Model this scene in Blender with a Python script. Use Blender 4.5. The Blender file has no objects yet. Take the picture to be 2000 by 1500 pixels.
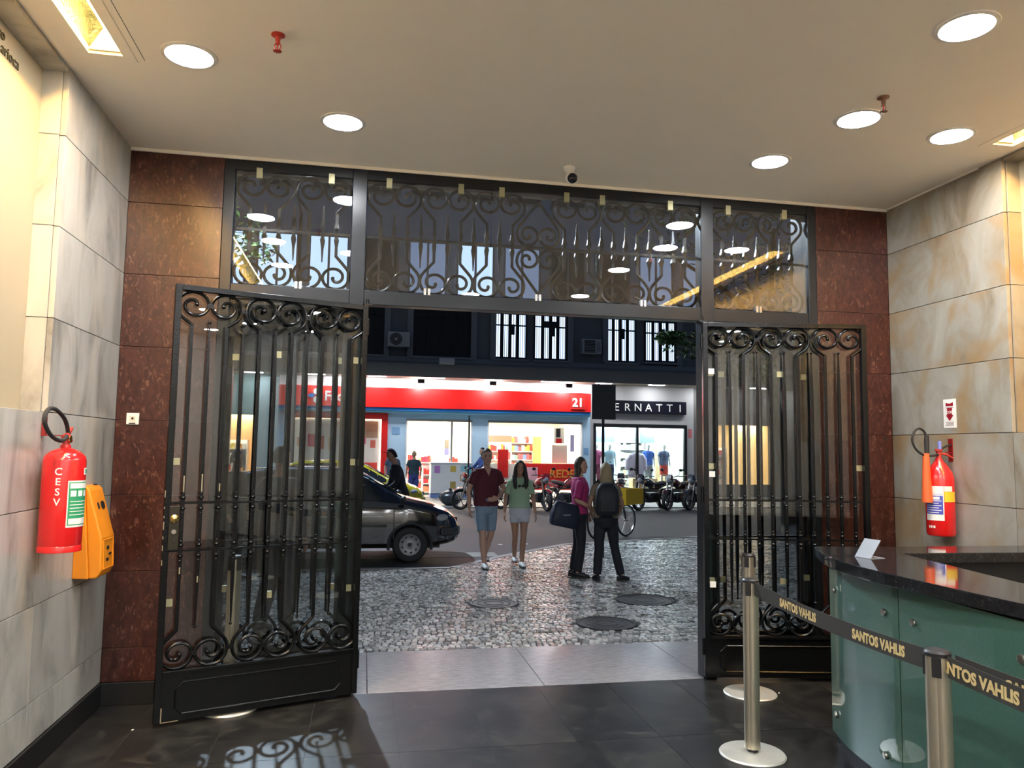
import bpy, math, random
from mathutils import Vector, Matrix
RND = random.Random(11)
PI = math.pi
S = bpy.context.scene
COL = S.collection
# ------------------------------------------------------------------ camera
cam_d = bpy.data.cameras.new('camera')
cam = bpy.data.objects.new('camera', cam_d)
COL.objects.link(cam)
cam_d.sensor_width = 36.0
cam_d.lens = 1490.17 / 2000 * 36
cam_d.clip_start = 0.05
cam_d.clip_end = 300
_yaw, _pitch, _roll = 0.19037, 0.08676, 0.01448
_fw = Vector((math.sin(_yaw) * math.cos(_pitch), math.cos(_yaw) * math.cos(_pitch), math.sin(_pitch)))
_r = Vector((math.cos(_yaw), -math.sin(_yaw), 0))
_u = _r.cross(_fw)
_r2 = _r * math.cos(_roll) + _u * math.sin(_roll)
_u2 = _u * math.cos(_roll) - _r * math.sin(_roll)
cam.matrix_world = Matrix(((_r2.x, _u2.x, -_fw.x, 0), (_r2.y, _u2.y, -_fw.y, -5.629), (_r2.z, _u2.z, -_fw.z, 1.72), (0, 0, 0, 1)))
S.camera = cam
# ------------------------------------------------------------------ world, exposure
W = bpy.data.worlds.new('night'); S.world = W
W.use_nodes = True
W.node_tree.nodes['Background'].inputs[0].default_value = (0.05, 0.09, 0.20, 1)
W.node_tree.nodes['Background'].inputs[1].default_value = 0.35
S.view_settings.view_transform = 'Standard'
S.view_settings.look = 'None'
S.view_settings.gamma = 1
S.view_settings.use_curve_mapping = False
S.view_settings.exposure = 0.6
S.cycles.diffuse_bounces = 6
S.cycles.max_bounces = 10
LAMP_COOL = 135.0      # downlight panels in the lobby
LAMP_WARM = 330.0      # wall washers in the ceiling troughs
SHOP_LIGHT = 36.0      # ceiling panels in the shops
STREET_W = 2400.0      # street lamp watts

# ------------------------------------------------------------------ materials
MATS = {}
def nt(name):
    m = bpy.data.materials.new(name); m.use_nodes = True
    n = m.node_tree; b = n.nodes['Principled BSDF']
    return m, n, b
def pb(name, col, rough=0.5, metal=0.0, spec=0.5, coat=0.0, noise=0.0, nscale=20.0, bump=0.0, bscale=60.0, trans=0.0, sheen=0.0):
    """plain procedural material: colour with a little noise variation and fine relief"""
    if name in MATS: return MATS[name]
    m, n, b = nt(name)
    L = n.links
    b.inputs['Roughness'].default_value = rough
    b.inputs['Metallic'].default_value = metal
    b.inputs['Specular IOR Level'].default_value = spec
    b.inputs['Coat Weight'].default_value = coat
    b.inputs['Coat Roughness'].default_value = 0.08
    b.inputs['Transmission Weight'].default_value = trans
    tc = n.nodes.new('ShaderNodeTexCoord')
    nz = n.nodes.new('ShaderNodeTexNoise'); nz.inputs['Scale'].default_value = nscale; nz.inputs['Detail'].default_value = 4
    L.new(tc.outputs['Object'], nz.inputs['Vector'])
    mx = n.nodes.new('ShaderNodeMix'); mx.data_type = 'RGBA'
    k = max(noise, 0.02)
    mx.inputs['A'].default_value = (col[0] * (1 - k), col[1] * (1 - k), col[2] * (1 - k), 1)
    mx.inputs['B'].default_value = (min(1, col[0] * (1 + k)), min(1, col[1] * (1 + k)), min(1, col[2] * (1 + k)), 1)
    L.new(nz.outputs['Fac'], mx.inputs['Factor']); L.new(mx.outputs['Result'], b.inputs['Base Color'])
    if bump > 0:
        n2 = n.nodes.new('ShaderNodeTexNoise'); n2.inputs['Scale'].default_value = bscale; n2.inputs['Detail'].default_value = 5
        L.new(tc.outputs['Object'], n2.inputs['Vector'])
        bp = n.nodes.new('ShaderNodeBump'); bp.inputs['Strength'].default_value = bump; bp.inputs['Distance'].default_value = 0.01
        L.new(n2.outputs['Fac'], bp.inputs['Height']); L.new(bp.outputs['Normal'], b.inputs['Normal'])
    MATS[name] = m
    return m
def emit(name, col, strength):
    if name in MATS: return MATS[name]
    m, n, b = nt(name)
    n.nodes.remove(b)
    e = n.nodes.new('ShaderNodeEmission'); e.inputs[0].default_value = (*col, 1); e.inputs[1].default_value = strength
    n.links.new(e.outputs[0], n.nodes['Material Output'].inputs[0])
    MATS[name] = m
    return m
def ramp(n, stops):
    r = n.nodes.new('ShaderNodeValToRGB'); e = r.color_ramp.elements
    while len(e) < len(stops): e.new(0.5)
    for i, (p, c) in enumerate(stops):
        e[i].position = p; e[i].color = (*c, 1)
    return r
def stone(name, stops, scale=(1, 1, 1), nscale=2.5, dist=2.0, rough=0.3, bump=0.02, vein=None, detail=8, spec=0.5):
    """veined stone: stretched, distorted noise through a colour ramp, shifted per slab"""
    m, n, b = nt(name); L = n.links
    tc = n.nodes.new('ShaderNodeTexCoord'); oi = n.nodes.new('ShaderNodeObjectInfo')
    mp = n.nodes.new('ShaderNodeMapping'); mp.inputs['Scale'].default_value = scale
    mul = n.nodes.new('ShaderNodeVectorMath'); mul.operation = 'SCALE'; mul.inputs[0].default_value = (37, 91, 53)
    L.new(oi.outputs['Random'], mul.inputs['Scale'])
    ad = n.nodes.new('ShaderNodeVectorMath'); ad.operation = 'ADD'
    L.new(tc.outputs['Object'], mp.inputs['Vector']); L.new(mp.outputs[0], ad.inputs[0]); L.new(mul.outputs[0], ad.inputs[1])
    nz = n.nodes.new('ShaderNodeTexNoise'); nz.inputs['Scale'].default_value = nscale; nz.inputs['Detail'].default_value = detail
    nz.inputs['Roughness'].default_value = 0.62; nz.inputs['Distortion'].default_value = dist
    L.new(ad.outputs[0], nz.inputs['Vector'])
    r = ramp(n, stops); L.new(nz.outputs['Fac'], r.inputs['Fac'])
    out = r.outputs['Color']
    if vein:
        vcol, vscale, lo, hi, amt = vein
        n3 = n.nodes.new('ShaderNodeTexNoise'); n3.inputs['Scale'].default_value = vscale; n3.inputs['Detail'].default_value = 6; n3.inputs['Distortion'].default_value = 1.2
        L.new(ad.outputs[0], n3.inputs['Vector'])
        mr = n.nodes.new('ShaderNodeMapRange'); mr.inputs['From Min'].default_value = lo; mr.inputs['From Max'].default_value = hi; mr.inputs['To Max'].default_value = amt
        L.new(n3.outputs['Fac'], mr.inputs['Value'])
        mx = n.nodes.new('ShaderNodeMix'); mx.data_type = 'RGBA'; mx.inputs['B'].default_value = (*vcol, 1)
        L.new(mr.outputs[0], mx.inputs['Factor']); L.new(out, mx.inputs['A']); out = mx.outputs['Result']
    L.new(out, b.inputs['Base Color'])
    b.inputs['Roughness'].default_value = rough; b.inputs['Specular IOR Level'].default_value = spec
    if bump:
        bp = n.nodes.new('ShaderNodeBump'); bp.inputs['Strength'].default_value = bump; bp.inputs['Distance'].default_value = 0.02
        L.new(nz.outputs['Fac'], bp.inputs['Height']); L.new(bp.outputs['Normal'], b.inputs['Normal'])
    MATS[name] = m
    return m
def glass(name, f0=0.08, tint=(1, 1, 1), rough=0.0, haze=0.0):
    """clear sheet: transparent with a Fresnel-like mirror part (same from both faces)"""
    m, n, b = nt(name); L = n.links; n.nodes.remove(b)
    lw = n.nodes.new('ShaderNodeLayerWeight'); lw.inputs['Blend'].default_value = 0.5
    pw = n.nodes.new('ShaderNodeMath'); pw.operation = 'POWER'; pw.inputs[1].default_value = 5
    L.new(lw.outputs['Facing'], pw.inputs[0])
    mr = n.nodes.new('ShaderNodeMapRange'); mr.inputs['To Min'].default_value = f0; mr.inputs['To Max'].default_value = 1
    L.new(pw.outputs[0], mr.inputs['Value'])
    t = n.nodes.new('ShaderNodeBsdfTransparent'); t.inputs[0].default_value = (*tint, 1)
    g = n.nodes.new('ShaderNodeBsdfGlossy'); g.inputs['Roughness'].default_value = rough
    mx = n.nodes.new('ShaderNodeMixShader'); L.new(mr.outputs[0], mx.inputs[0]); L.new(t.outputs[0], mx.inputs[1]); L.new(g.outputs[0], mx.inputs[2])
    L.new(mx.outputs[0], n.nodes['Material Output'].inputs[0])
    MATS[name] = m
    return m

m_marble = stone('pale_grey_marble', [(0.30, (0.185, 0.18, 0.165)), (0.40, (0.30, 0.295, 0.265)), (0.52, (0.39, 0.385, 0.35)), (0.68, (0.44, 0.435, 0.40))], scale=(1, 1.9, 0.6), nscale=1.7, dist=1.5, rough=0.32, vein=((0.52, 0.46, 0.36), 1.1, 0.55, 0.70, 0.6))
m_marble_r = stone('pale_sand_marble', [(0.30, (0.155, 0.13, 0.092)), (0.41, (0.225, 0.20, 0.155)), (0.52, (0.27, 0.26, 0.225)), (0.68, (0.32, 0.315, 0.28))], scale=(1, 1.5, 0.9), nscale=1.6, dist=1.1, rough=0.32, vein=((0.26, 0.175, 0.085), 1.5, 0.50, 0.68, 0.85))
m_brown = stone('brown_marble', [(0.25, (0.017, 0.0053, 0.004)), (0.48, (0.040, 0.0113, 0.0077)), (0.62, (0.060, 0.0185, 0.0125)), (0.8, (0.09, 0.032, 0.022))], scale=(1.8, 1.8, 0.9), nscale=10, dist=1.2, rough=0.28, vein=((0.19, 0.095, 0.065), 22, 0.58, 0.72, 0.7))
m_floor = stone('dark_slate_floor', [(0.3, (0.008, 0.008, 0.0078)), (0.5, (0.015, 0.0148, 0.014)), (0.7, (0.03, 0.029, 0.025))], nscale=4, dist=0.8, rough=0.3, bump=0.05, spec=0.38, vein=((0.12, 0.115, 0.09), 6, 0.6, 0.8, 0.35))
m_slab = stone('grey_granite_threshold', [(0.3, (0.20, 0.195, 0.195)), (0.55, (0.27, 0.26, 0.26)), (0.75, (0.33, 0.32, 0.32))], scale=(1, 3, 1), nscale=12, dist=0.5, rough=0.2, bump=0.004, spec=1.0)
m_granite = stone('black_granite', [(0.35, (0.008, 0.008, 0.009)), (0.6, (0.018, 0.018, 0.019)), (0.8, (0.045, 0.045, 0.045))], nscale=60, dist=0.2, rough=0.06, bump=0)
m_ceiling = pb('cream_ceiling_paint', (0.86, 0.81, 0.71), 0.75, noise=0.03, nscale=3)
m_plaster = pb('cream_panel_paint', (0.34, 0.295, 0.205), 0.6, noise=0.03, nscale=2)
m_base = pb('black_stone_baseboard', (0.010, 0.010, 0.010), 0.35, noise=0.3, nscale=9)
m_iron = pb('black_painted_iron', (0.0035, 0.004, 0.0045), 0.2, spec=0.28, noise=0.35, nscale=30, bump=0.12, bscale=70)
m_frame = pb('dark_grey_painted_steel', (0.012, 0.0135, 0.016), 0.3, spec=0.3, noise=0.2, nscale=8, bump=0.04)
m_chip = pb('chipped_bare_paint', (0.20, 0.17, 0.11), 0.6, noise=0.4, nscale=60)
m_clip = pb('brass_glass_clip', (0.42, 0.40, 0.24), 0.35, metal=0.7, noise=0.15)
m_steel = pb('brushed_steel', (0.55, 0.52, 0.46), 0.28, metal=1.0, noise=0.05)
m_brass = pb('worn_brass_tube', (0.58, 0.52, 0.40), 0.30, metal=0.85, noise=0.1, nscale=12)
m_gold = pb('polished_brass', (0.75, 0.52, 0.18), 0.25, metal=1.0)
m_white = pb('white_plastic', (0.75, 0.73, 0.68), 0.4)
m_black = pb('black_plastic', (0.012, 0.012, 0.013), 0.4)
m_rubber = pb('black_rubber', (0.015, 0.015, 0.016), 0.7, bump=0.1)
m_red = pb('red_gloss_enamel', (0.62, 0.012, 0.012), 0.22, coat=0.6, noise=0.06)
m_glass = glass('clear_sheet_glass', 0.07, (.87, .89, .89))
m_sglass = glass('smoky_sheet_glass', 0.07, (.74, .76, .77))
m_tglass = glass('transom_sheet_glass', 0.13, (0.93, 0.95, 0.96))

# ------------------------------------------------------------------ mesh helpers
class MB:
    def __init__(s): s.v = []; s.f = []; s.m = []; s.cur = 0
    def add(s, vs, fs):
        o = len(s.v); s.v.extend([tuple(v) for v in vs])
        for f in fs: s.f.append([i + o for i in f]); s.m.append(s.cur)
        return s
    def box(s, x0, x1, y0, y1, z0, z1, M=None):
        vs = [(x, y, z) for z in (z0, z1) for y in (y0, y1) for x in (x0, x1)]
        if M: vs = [M @ Vector(v) for v in vs]
        return s.add(vs, [(0, 2, 3, 1), (4, 5, 7, 6), (0, 1, 5, 4), (2, 6, 7, 3), (0, 4, 6, 2), (1, 3, 7, 5)])
    def quad(s, a, b, c, d): return s.add([a, b, c, d], [(0, 1, 2, 3)])
    def ring(s, c, ax, ay, n): return [Vector(c) + Vector(ax) * math.cos(2 * PI * i / n) + Vector(ay) * math.sin(2 * PI * i / n) for i in range(n)]
    def loft(s, rings, cap=True, closed=False):
        n = len(rings[0]); vs = [p for r in rings for p in r]; fs = []
        K = len(rings)
        for k in range(K if closed else K - 1):
            a = k * n; b = ((k + 1) % K) * n
            for i in range(n):
                j = (i + 1) % n
                fs.append((a + i, a + j, b + j, b + i))
        if cap and not closed:
            fs.append(tuple(range(n - 1, -1, -1))); fs.append(tuple(range((K - 1) * n, K * n)))
        return s.add(vs, fs)
    def cyl(s, p0, p1, r0, r1=None, n=12):
        r1 = r0 if r1 is None else r1
        p0 = Vector(p0); p1 = Vector(p1); d = (p1 - p0).normalized()
        a = d.orthogonal().normalized(); b = d.cross(a)
        return s.loft([s.ring(p0, a * r0, b * r0, n), s.ring(p1, a * r1, b * r1, n)])
    def tube(s, pts, r, n=8, closed=False, flat=1.0):
        pts = [Vector(p) for p in pts]; K = len(pts); rings = []
        up = None
        for i, p in enumerate(pts):
            if closed: d = (pts[(i + 1) % K] - pts[i - 1]).normalized()
            else: d = (pts[min(i + 1, K - 1)] - pts[max(i - 1, 0)]).normalized()
            if up is None: up = d.orthogonal().normalized()
            up = (up - d * up.dot(d)).normalized(); b = d.cross(up)
            rr = r[i] if isinstance(r, (list, tuple)) else r
            rings.append(s.ring(p, up * rr, b * rr * flat, n))
        return s.loft(rings, closed=closed)
    def ell(s, c, r, nu=12, nv=8, M=None):
        rx, ry, rz = r if isinstance(r, (tuple, list)) else (r, r, r)
        rings = []
        for k in range(1, nv):
            t = -PI / 2 + PI * k / nv
            rings.append([Vector((rx * math.cos(t) * math.cos(2 * PI * i / nu), ry * math.cos(t) * math.sin(2 * PI * i / nu), rz * math.sin(t))) for i in range(nu)])
        vs = [p for q in rings for p in q] + [Vector((0, 0, -rz)), Vector((0, 0, rz))]
        fs = []
        for k in range(nv - 2):
            for i in range(nu):
                j = (i + 1) % nu; fs.append((k * nu + i, k * nu + j, (k + 1) * nu + j, (k + 1) * nu + i))
        b = (nv - 1) * nu
        for i in range(nu):
            j = (i + 1) % nu; fs.append((b, j, i)); fs.append((b + 1, (nv - 2) * nu + i, (nv - 2) * nu + j))
        c = Vector(c)
        vs = [(M @ v if M else v) + c for v in vs]
        return s.add(vs, fs)
    def lathe(s, prof, c=(0, 0, 0), n=20, M=None):
        c = Vector(c); rings = []
        for r, z in prof:
            r = max(r, 0.0004)
            q = [Vector((r * math.cos(2 * PI * i / n), r * math.sin(2 * PI * i / n), z)) for i in range(n)]
            rings.append([(M @ p if M else p) + c for p in q])
        return s.loft(rings, closed=prof[0][0] > .001 and prof[-1][0] > .001)
    def prism(s, poly, d0, d1, f):
        """polygon (a,b) extruded from d0 to d1; f(a,b,d) -> xyz"""
        n = len(poly); vs = [f(a, b, d0) for a, b in poly] + [f(a, b, d1) for a, b in poly]
        fs = [tuple(range(n - 1, -1, -1)), tuple(range(n, 2 * n))]
        for i in range(n): j = (i + 1) % n; fs.append((i, j, n + j, n + i))
        return s.add(vs, fs)
    def mesh(s, name, mats, smooth=False, angle=40):
        me = bpy.data.meshes.new(name); me.from_pydata(s.v, [], s.f)
        for m in (mats if isinstance(mats, (list, tuple)) else [mats]): me.materials.append(m)
        if max(s.m, default=0) > 0: me.polygons.foreach_set('material_index', s.m)
        me.update()
        if smooth:
            me.polygons.foreach_set('use_smooth', [True] * len(me.polygons))
            me.set_sharp_from_angle(angle=math.radians(angle))
        return me
    def build(s, name, mats, parent=None, smooth=False, loc=None, rot=None, bevel=0, angle=40):
        return inst(name, s.mesh(name, mats, smooth, angle), parent, loc, rot, bevel=bevel)
def inst(name, me, parent=None, loc=None, rot=None, scale=None, bevel=0):
    o = bpy.data.objects.new(name, me); COL.objects.link(o)
    if parent: o.parent = parent
    if loc is not None: o.location = loc
    if rot is not None: o.rotation_euler = rot
    if scale is not None: o.scale = scale
    if bevel:
        b = o.modifiers.new('bevel', 'BEVEL'); b.width = bevel; b.segments = 2; b.limit_method = 'ANGLE'
    return o
def tag(o, label=None, cat=None, group=None, kind=None):
    if label: o['label'] = label
    if cat: o['category'] = cat
    if group: o['group'] = group
    if kind: o['kind'] = kind
    return o
def thing(name, label, cat, loc=(0, 0, 0), rz=0, group=None):
    o = bpy.data.objects.new(name, None); COL.objects.link(o)
    o.empty_display_size = 0.1; o.location = loc; o.rotation_euler = (0, 0, rz)
    return tag(o, label, cat, group)
def struct(name, mb, mat, label=None, smooth=False, bevel=0):
    return tag(mb.build(name, mat, None, smooth, bevel=bevel), label, None, None, 'structure')
def sempty(name, label=None):
    o = bpy.data.objects.new(name, None); COL.objects.link(o); o.empty_display_size = 0.1
    return tag(o, label, None, None, 'structure')
def copy_tree(o, parent=None):
    c = o.copy(); COL.objects.link(c); c.parent = parent
    for ch in [x for x in o.children]: copy_tree(ch, c)
    return c
_tc = {}
def text_mesh(txt, size, mat, extrude=0.002, bold=0.0, spacing=1.0, align='LEFT', shear=0.0):
    cu = bpy.data.curves.new('lettering', 'FONT'); cu.body = txt; cu.size = size; cu.extrude = extrude
    cu.offset = bold; cu.space_character = spacing; cu.align_x = align; cu.shear = shear; cu.resolution_u = 3
    t = bpy.data.objects.new('lettering_tmp', cu); COL.objects.link(t)
    dg = bpy.context.evaluated_depsgraph_get(); dg.update()
    me = bpy.data.meshes.new_from_object(t.evaluated_get(dg)); me.materials.clear(); me.materials.append(mat)
    bpy.data.objects.remove(t); bpy.data.curves.remove(cu)
    me.name = 'lettering'
    return me
def frame_mat(o, x, y, origin):
    """object matrix from an x direction, y direction and origin"""
    x = Vector(x).normalized(); y = Vector(y).normalized(); z = x.cross(y)
    return Matrix(((x.x, y.x, z.x, origin[0]), (x.y, y.y, z.y, origin[1]), (x.z, y.z, z.z, origin[2]), (0, 0, 0, 1)))
def put_text(name, me, parent, x, y, origin):
    o = inst(name, me, parent); o.matrix_local = frame_mat(o, x, y, origin); return o
# ================================================================== LOBBY SHELL
XL, XR, H, YB = -1.668, 4.307, 3.806, -9.0
ROWS = [0.147, 0.369, 0.873, 1.380, 1.889, 2.398, 2.905, 3.416, H]
RECL, RECR, REND, RD = -1.15, -1.20, -5.4, 0.13
# --- floor: dark stone tiles
fl = sempty('floor', 'dark worn stone lobby floor')
MB().box(XL - .3, XR + .3, YB, 0.0, -0.12, -0.003).build('floor_bed', pb('grey_tile_grout', (.05, .05, .048), .8), fl)
tx = 0.2525 - 0.525 * 4
tile_cache = {}
while tx < XR:
    ty = 0.0
    while ty > YB:
        x0, x1, y1, y0 = max(tx, XL), min(tx + .525, XR), ty, max(ty - 1.09, YB)
        k = (round(x1 - x0, 3), round(y1 - y0, 3))
        if k not in tile_cache:
            tile_cache[k] = MB().box(0, k[0] - .003, 0, k[1] - .003, -0.012, 0).mesh('floor_tile', m_floor)
        inst('floor_tile', tile_cache[k], fl, (x0 + .0015, y0 + .0015, 0))
        ty -= 1.09
    tx += .525
# --- ceiling with two openings for the wall washers
HL = (-1.505, -1.335, -5.3, -1.36)
HR = (4.06, 4.215, -5.3, -1.39)
cb = MB()
for x0, x1, y0, y1 in [(XL - .2, HL[0], YB, 0.3), (HL[0], HL[1], YB, HL[2]), (HL[0], HL[1], HL[3], 0.3), (HL[1], HR[0], YB, 0.3), (HR[0], HR[1], YB, HR[2]), (HR[0], HR[1], HR[3], 0.3), (HR[1], XR + .2, YB, 0.3)]:
    cb.box(x0, x1, y0, y1, H, H + .03)
struct('ceiling', cb, m_ceiling, 'cream painted lobby ceiling')
struct('trim_1', MB().box(XL, XR, -0.012, 0.0, H - .022, H).box(XR - .012, XR, -1.0, 0, H - .012, H), m_ceiling, 'thin cream bead along the ceiling edge')
# --- marble side walls
def side_wall(name, X, sgn, ry, label, m_marble):
    w = sempty(name, label)
    MB().box(*sorted((X + sgn * (RD + .05), X + sgn * .35)), YB, 0.3, 0, H + .2).build('wall_core', m_plaster, w)
    b2 = MB().box(*sorted((X + sgn * .03, X + sgn * (RD + .05))), ry - .001, 0.3, 0, H)
    b2.box(*sorted((X + sgn * .03, X + sgn * (RD + .05))), YB, 0.3, 0, ROWS[4] - .03)
    b2.box(*sorted((X + sgn * .03, X + sgn * (RD + .05))), YB, REND + .001, 0, H).build('wall_core', m_base, w)
    g = .0022
    def slab(y0, y1, z0, z1):
        MB().box(*sorted((X, X + sgn * .03)), y0 + g, y1 - g, z0 + g, z1 - g).build('marble_slab', m_marble, w, loc=(0, 0, 0), bevel=.0015)
    for i in range(8):
        z0, z1 = ROWS[i], ROWS[i + 1]
        slab(ry, 0, z0, z1)
        if i < 4:
            y = ry
            while y > YB: slab(max(y - 1.2, YB), y, z0, z1); y -= 1.2
        else:
            y = REND
            while y > YB: slab(max(y - 1.2, YB), y, z0, z1); y -= 1.2
            # lining of the recess, facing the lobby
            MB().box(*sorted((X + sgn * .03, X + sgn * RD)), ry - .012, ry - .001, z0 + g, z1 - g).build('recess_lining', m_marble, w)
            MB().box(*sorted((X + sgn * .03, X + sgn * RD)), REND + .001, REND + .012, z0 + g, z1 - g).build('recess_lining', m_marble, w)
    MB().box(*sorted((X + sgn * .002, X + sgn * RD)), REND, ry, ROWS[4] - .03, ROWS[4] - g).build('recess_sill', m_marble, w)
    MB().box(*sorted((X + sgn * .004, X + sgn * (RD + .05))), REND + .012, ry - .012, H - .03, H - .002).build('recess_soffit', m_marble, w)
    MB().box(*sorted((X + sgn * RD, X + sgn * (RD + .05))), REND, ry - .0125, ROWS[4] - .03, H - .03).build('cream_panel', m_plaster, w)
    return w
wl = side_wall('wall_left', XL, -1, RECL, 'pale veined marble wall with lit recessed cream panel, left side', m_marble)
wr = side_wall('wall_right', XR, 1, RECR, 'pale veined marble wall with lit recessed cream panel, right side', m_marble_r)
# lettering on the left panel (only its end stands in view)
m_olive = pb('olive_lettering', (0.07, 0.06, 0.03), 0.7)
def panel_word(t, yend, z, size):
    me = text_mesh(t, size, m_olive, 0.003, align='RIGHT')
    o = put_text('lettering', me, wl, (0, 1, 0), (0, 0, 1), (XL - RD + .004, yend, z)); return o
panel_word('ro', -1.62, 3.685, .08)
panel_word('arioca', -1.455, 3.62, .08)
# --- front wall: two brown marble piers
wf = sempty('wall_front', 'brown marble piers either side of the entrance')
for x0, x1 in ((XL, -1.042), (3.643, XR)):
    MB().box(x0, x1, .03, .38, 0, H).build('pier_core', m_brown, wf)
    for z0, z1 in zip(ROWS[:-1], ROWS[1:]):
        MB().box(x0 + .001, x1 - .001, 0, .03, z0 + .0015, z1 - .0015).build('brown_marble_slab', m_brown, wf, bevel=.0012)
MB().box(XL - .3, XR + .3, .1, .38, 3.79, 12.5).build('wall_above', pb('street_plaster', (.3, .29, .27), .8, noise=.15), wf)
MB().box(XL - 8, XL, .1, .38, 0, 12.5).build('wall_beside', MATS['street_plaster'], wf)
MB().box(XR, XR + 14, .1, .38, 0, 12.5).build('wall_beside', MATS['street_plaster'], wf)
# drilled hole in the right pier
MB().cyl((4.237, -.003, 1.86), (4.237, .002, 1.86), .016, n=10).build('drill_hole', m_black, wf)
# --- back wall, behind the camera
wb = sempty('wall_back', 'pale wall at the far end of the lobby')
MB().box(XL - .3, XR + .3, YB - .2, YB, 0, H + .2).build('wall_core', pb('white_back_wall', (.8, .77, .70), .6), wb)
# --- baseboards
struct('baseboard_left', MB().box(XL, XL + .018, YB, 0, 0, ROWS[0]), m_base, 'black stone baseboard below the left marble wall', bevel=.003)
struct('baseboard_right', MB().box(XR - .018, XR, YB, 0, 0, ROWS[0]), m_base, 'black stone baseboard below the right marble wall', bevel=.003)
struct('baseboard_front', MB().box(XL, -1.042, -.018, 0, 0, ROWS[0]).box(3.643, XR, -.018, 0, 0, ROWS[0]), m_base, 'black stone baseboard below the brown piers', bevel=.003)

# ================================================================== IRONWORK
def scroll_path(sx, sz, leg=.1075, drop=.215, cx=-.1, cz=-.088, rx=.094, rz=.086):
    key = [(232, 1.22), (180, 1.04), (90, 1.0), (0, .98), (-90, .76), (-180, .56), (-270, .38), (-340, .2)]
    pts = [(-leg, -drop)]
    N = 44
    for i in range(N + 1):
        th = 232 - (232 + 340) * i / N
        for (a0, s0), (a1, s1) in zip(key[:-1], key[1:]):
            if a0 >= th >= a1: k = s0 + (s1 - s0) * (a0 - th) / (a0 - a1)
        t = math.radians(th)
        pts.append((cx + rx * k * math.cos(t), cz + rz * k * math.sin(t)))
    return [Vector((sx * x, 0, sz * z)) for x, z in pts]
SCROLL = {}
def scroll_mesh(sx, sz, **kw):
    k = (sx, sz, tuple(sorted(kw.items())))
    if k not in SCROLL:
        b = MB(); p = scroll_path(sx, sz, **kw); b.tube(p, .0105, 8, flat=1.15); b.ell(p[-1], .0145, 8, 6); b.ell(p[0], .012, 8, 6)
        SCROLL[k] = b.mesh('scroll', m_iron, True)
    return SCROLL[k]
BARS = {}
def bar_mesh(z0, z1, spear, rails):
    k = (z0, z1, spear, tuple(rails))
    if k in BARS: return BARS[k]
    b = MB(); r = .0105
    def sq(z, r): return [Vector((r, -r, z)), Vector((r, r, z)), Vector((-r, r, z)), Vector((-r, -r, z))]
    if spear: b.loft([sq(z0, .004), sq(z0 + .3, r), sq(z1 - .35, r), sq(z1, .004)]); b.ell((0, 0, z1), .0115, 8, 6); b.ell((0, 0, z0), .0105, 8, 6)
    else: b.loft([sq(z0, r), sq(z1, r)])
    for z in rails:
        for dz, rr, hh in ((.034, .019, .013), (.062, .015, .009), (-.034, .019, .013), (-.062, .015, .009)):
            b.ell((0, 0, z + dz), (rr, rr, hh), 8, 4)
    BARS[k] = b.mesh('bar', m_iron, True, 50)
    return BARS[k]
RAILS = (1.062, 1.358)
def grille(parent, n, u0, width, bottom=.335, top=2.715, y=0.0):
    """row of n lyres (two top scrolls, two bottom scrolls, legs and spears), all 0.43 m wide"""
    step = .1075
    for i in range(n):
        c = u0 + step + i * 4 * step
        for sx in (1, -1):
            inst('scroll', scroll_mesh(sx, 1), parent, (c, y, top))
            inst('scroll', scroll_mesh(sx, -1, drop=.235), parent, (c, y, bottom + .004))
            inst('bar', bar_mesh(bottom + .239, top - .215, False, RAILS), parent, (c - sx * step, y, 0))
        inst('bar', bar_mesh(bottom + .25, top - .195, True, RAILS), parent, (c, y, 0))
        inst('tie', TIE, parent, (c, y, top - .088)); inst('tie', TIE, parent, (c, y, bottom + .092))
        if i < n - 1:
            inst('bar', bar_mesh(bottom + .25, top - .195, True, RAILS), parent, (c + 2 * step, y, 0))
            inst('tie', TIE, parent, (c + 2 * step, y, top - .1)); inst('tie', TIE, parent, (c + 2 * step, y, bottom + .104))
    for z in RAILS:
        MB().box(.02, width - .02, y - .009, y + .009, z - .006, z + .006).build('rail', m_iron, parent)
TIE = MB().box(-.018, .018, -.012, .012, -.014, .014).mesh('tie', m_iron)
def gate_frame(t, wd, top=2.75, kick=.335, dep=.024):
    for x in (.019, wd - .019):
        MB().box(x - .019, x + .019, -dep, dep, .027, top).build('stile', m_frame if False else m_iron, t, bevel=.002)
    MB().box(.038, wd - .038, -dep, dep, top - .035, top).build('top_rail', m_iron, t, bevel=.002)
    kp = MB().box(.038, wd - .038, -.014, .014, .027, kick - .02).build('kick_panel', m_iron, t)
    MB().box(.038, wd - .038, -dep - .004, dep + .004, kick - .02, kick).build('lower_rail', m_iron, t, bevel=.002)
    x0, x1, z0, z1, c = .12, wd - .12, .07, kick - .075, .04
    p = [(x0 + c, z1), (x1 - c, z1), (x1, z1 - c), (x1, z0 + c), (x1 - c, z0), (x0 + c, z0), (x0, z0 + c), (x0, z1 - c)]
    for s in (-1, 1):
        MB().tube([(a, s * .015, b) for a, b in p], .006, 6, closed=True).build('moulding', m_iron, kp)
def clips(t, spots, y):
    for u, z in spots: inst('glass_clip', CLIP, t, (u, y, z))
CLIP = MB().box(-.022, .022, -.012, .012, -.022, .022).mesh('glass_clip', m_clip)
LW = 1.29
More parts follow.
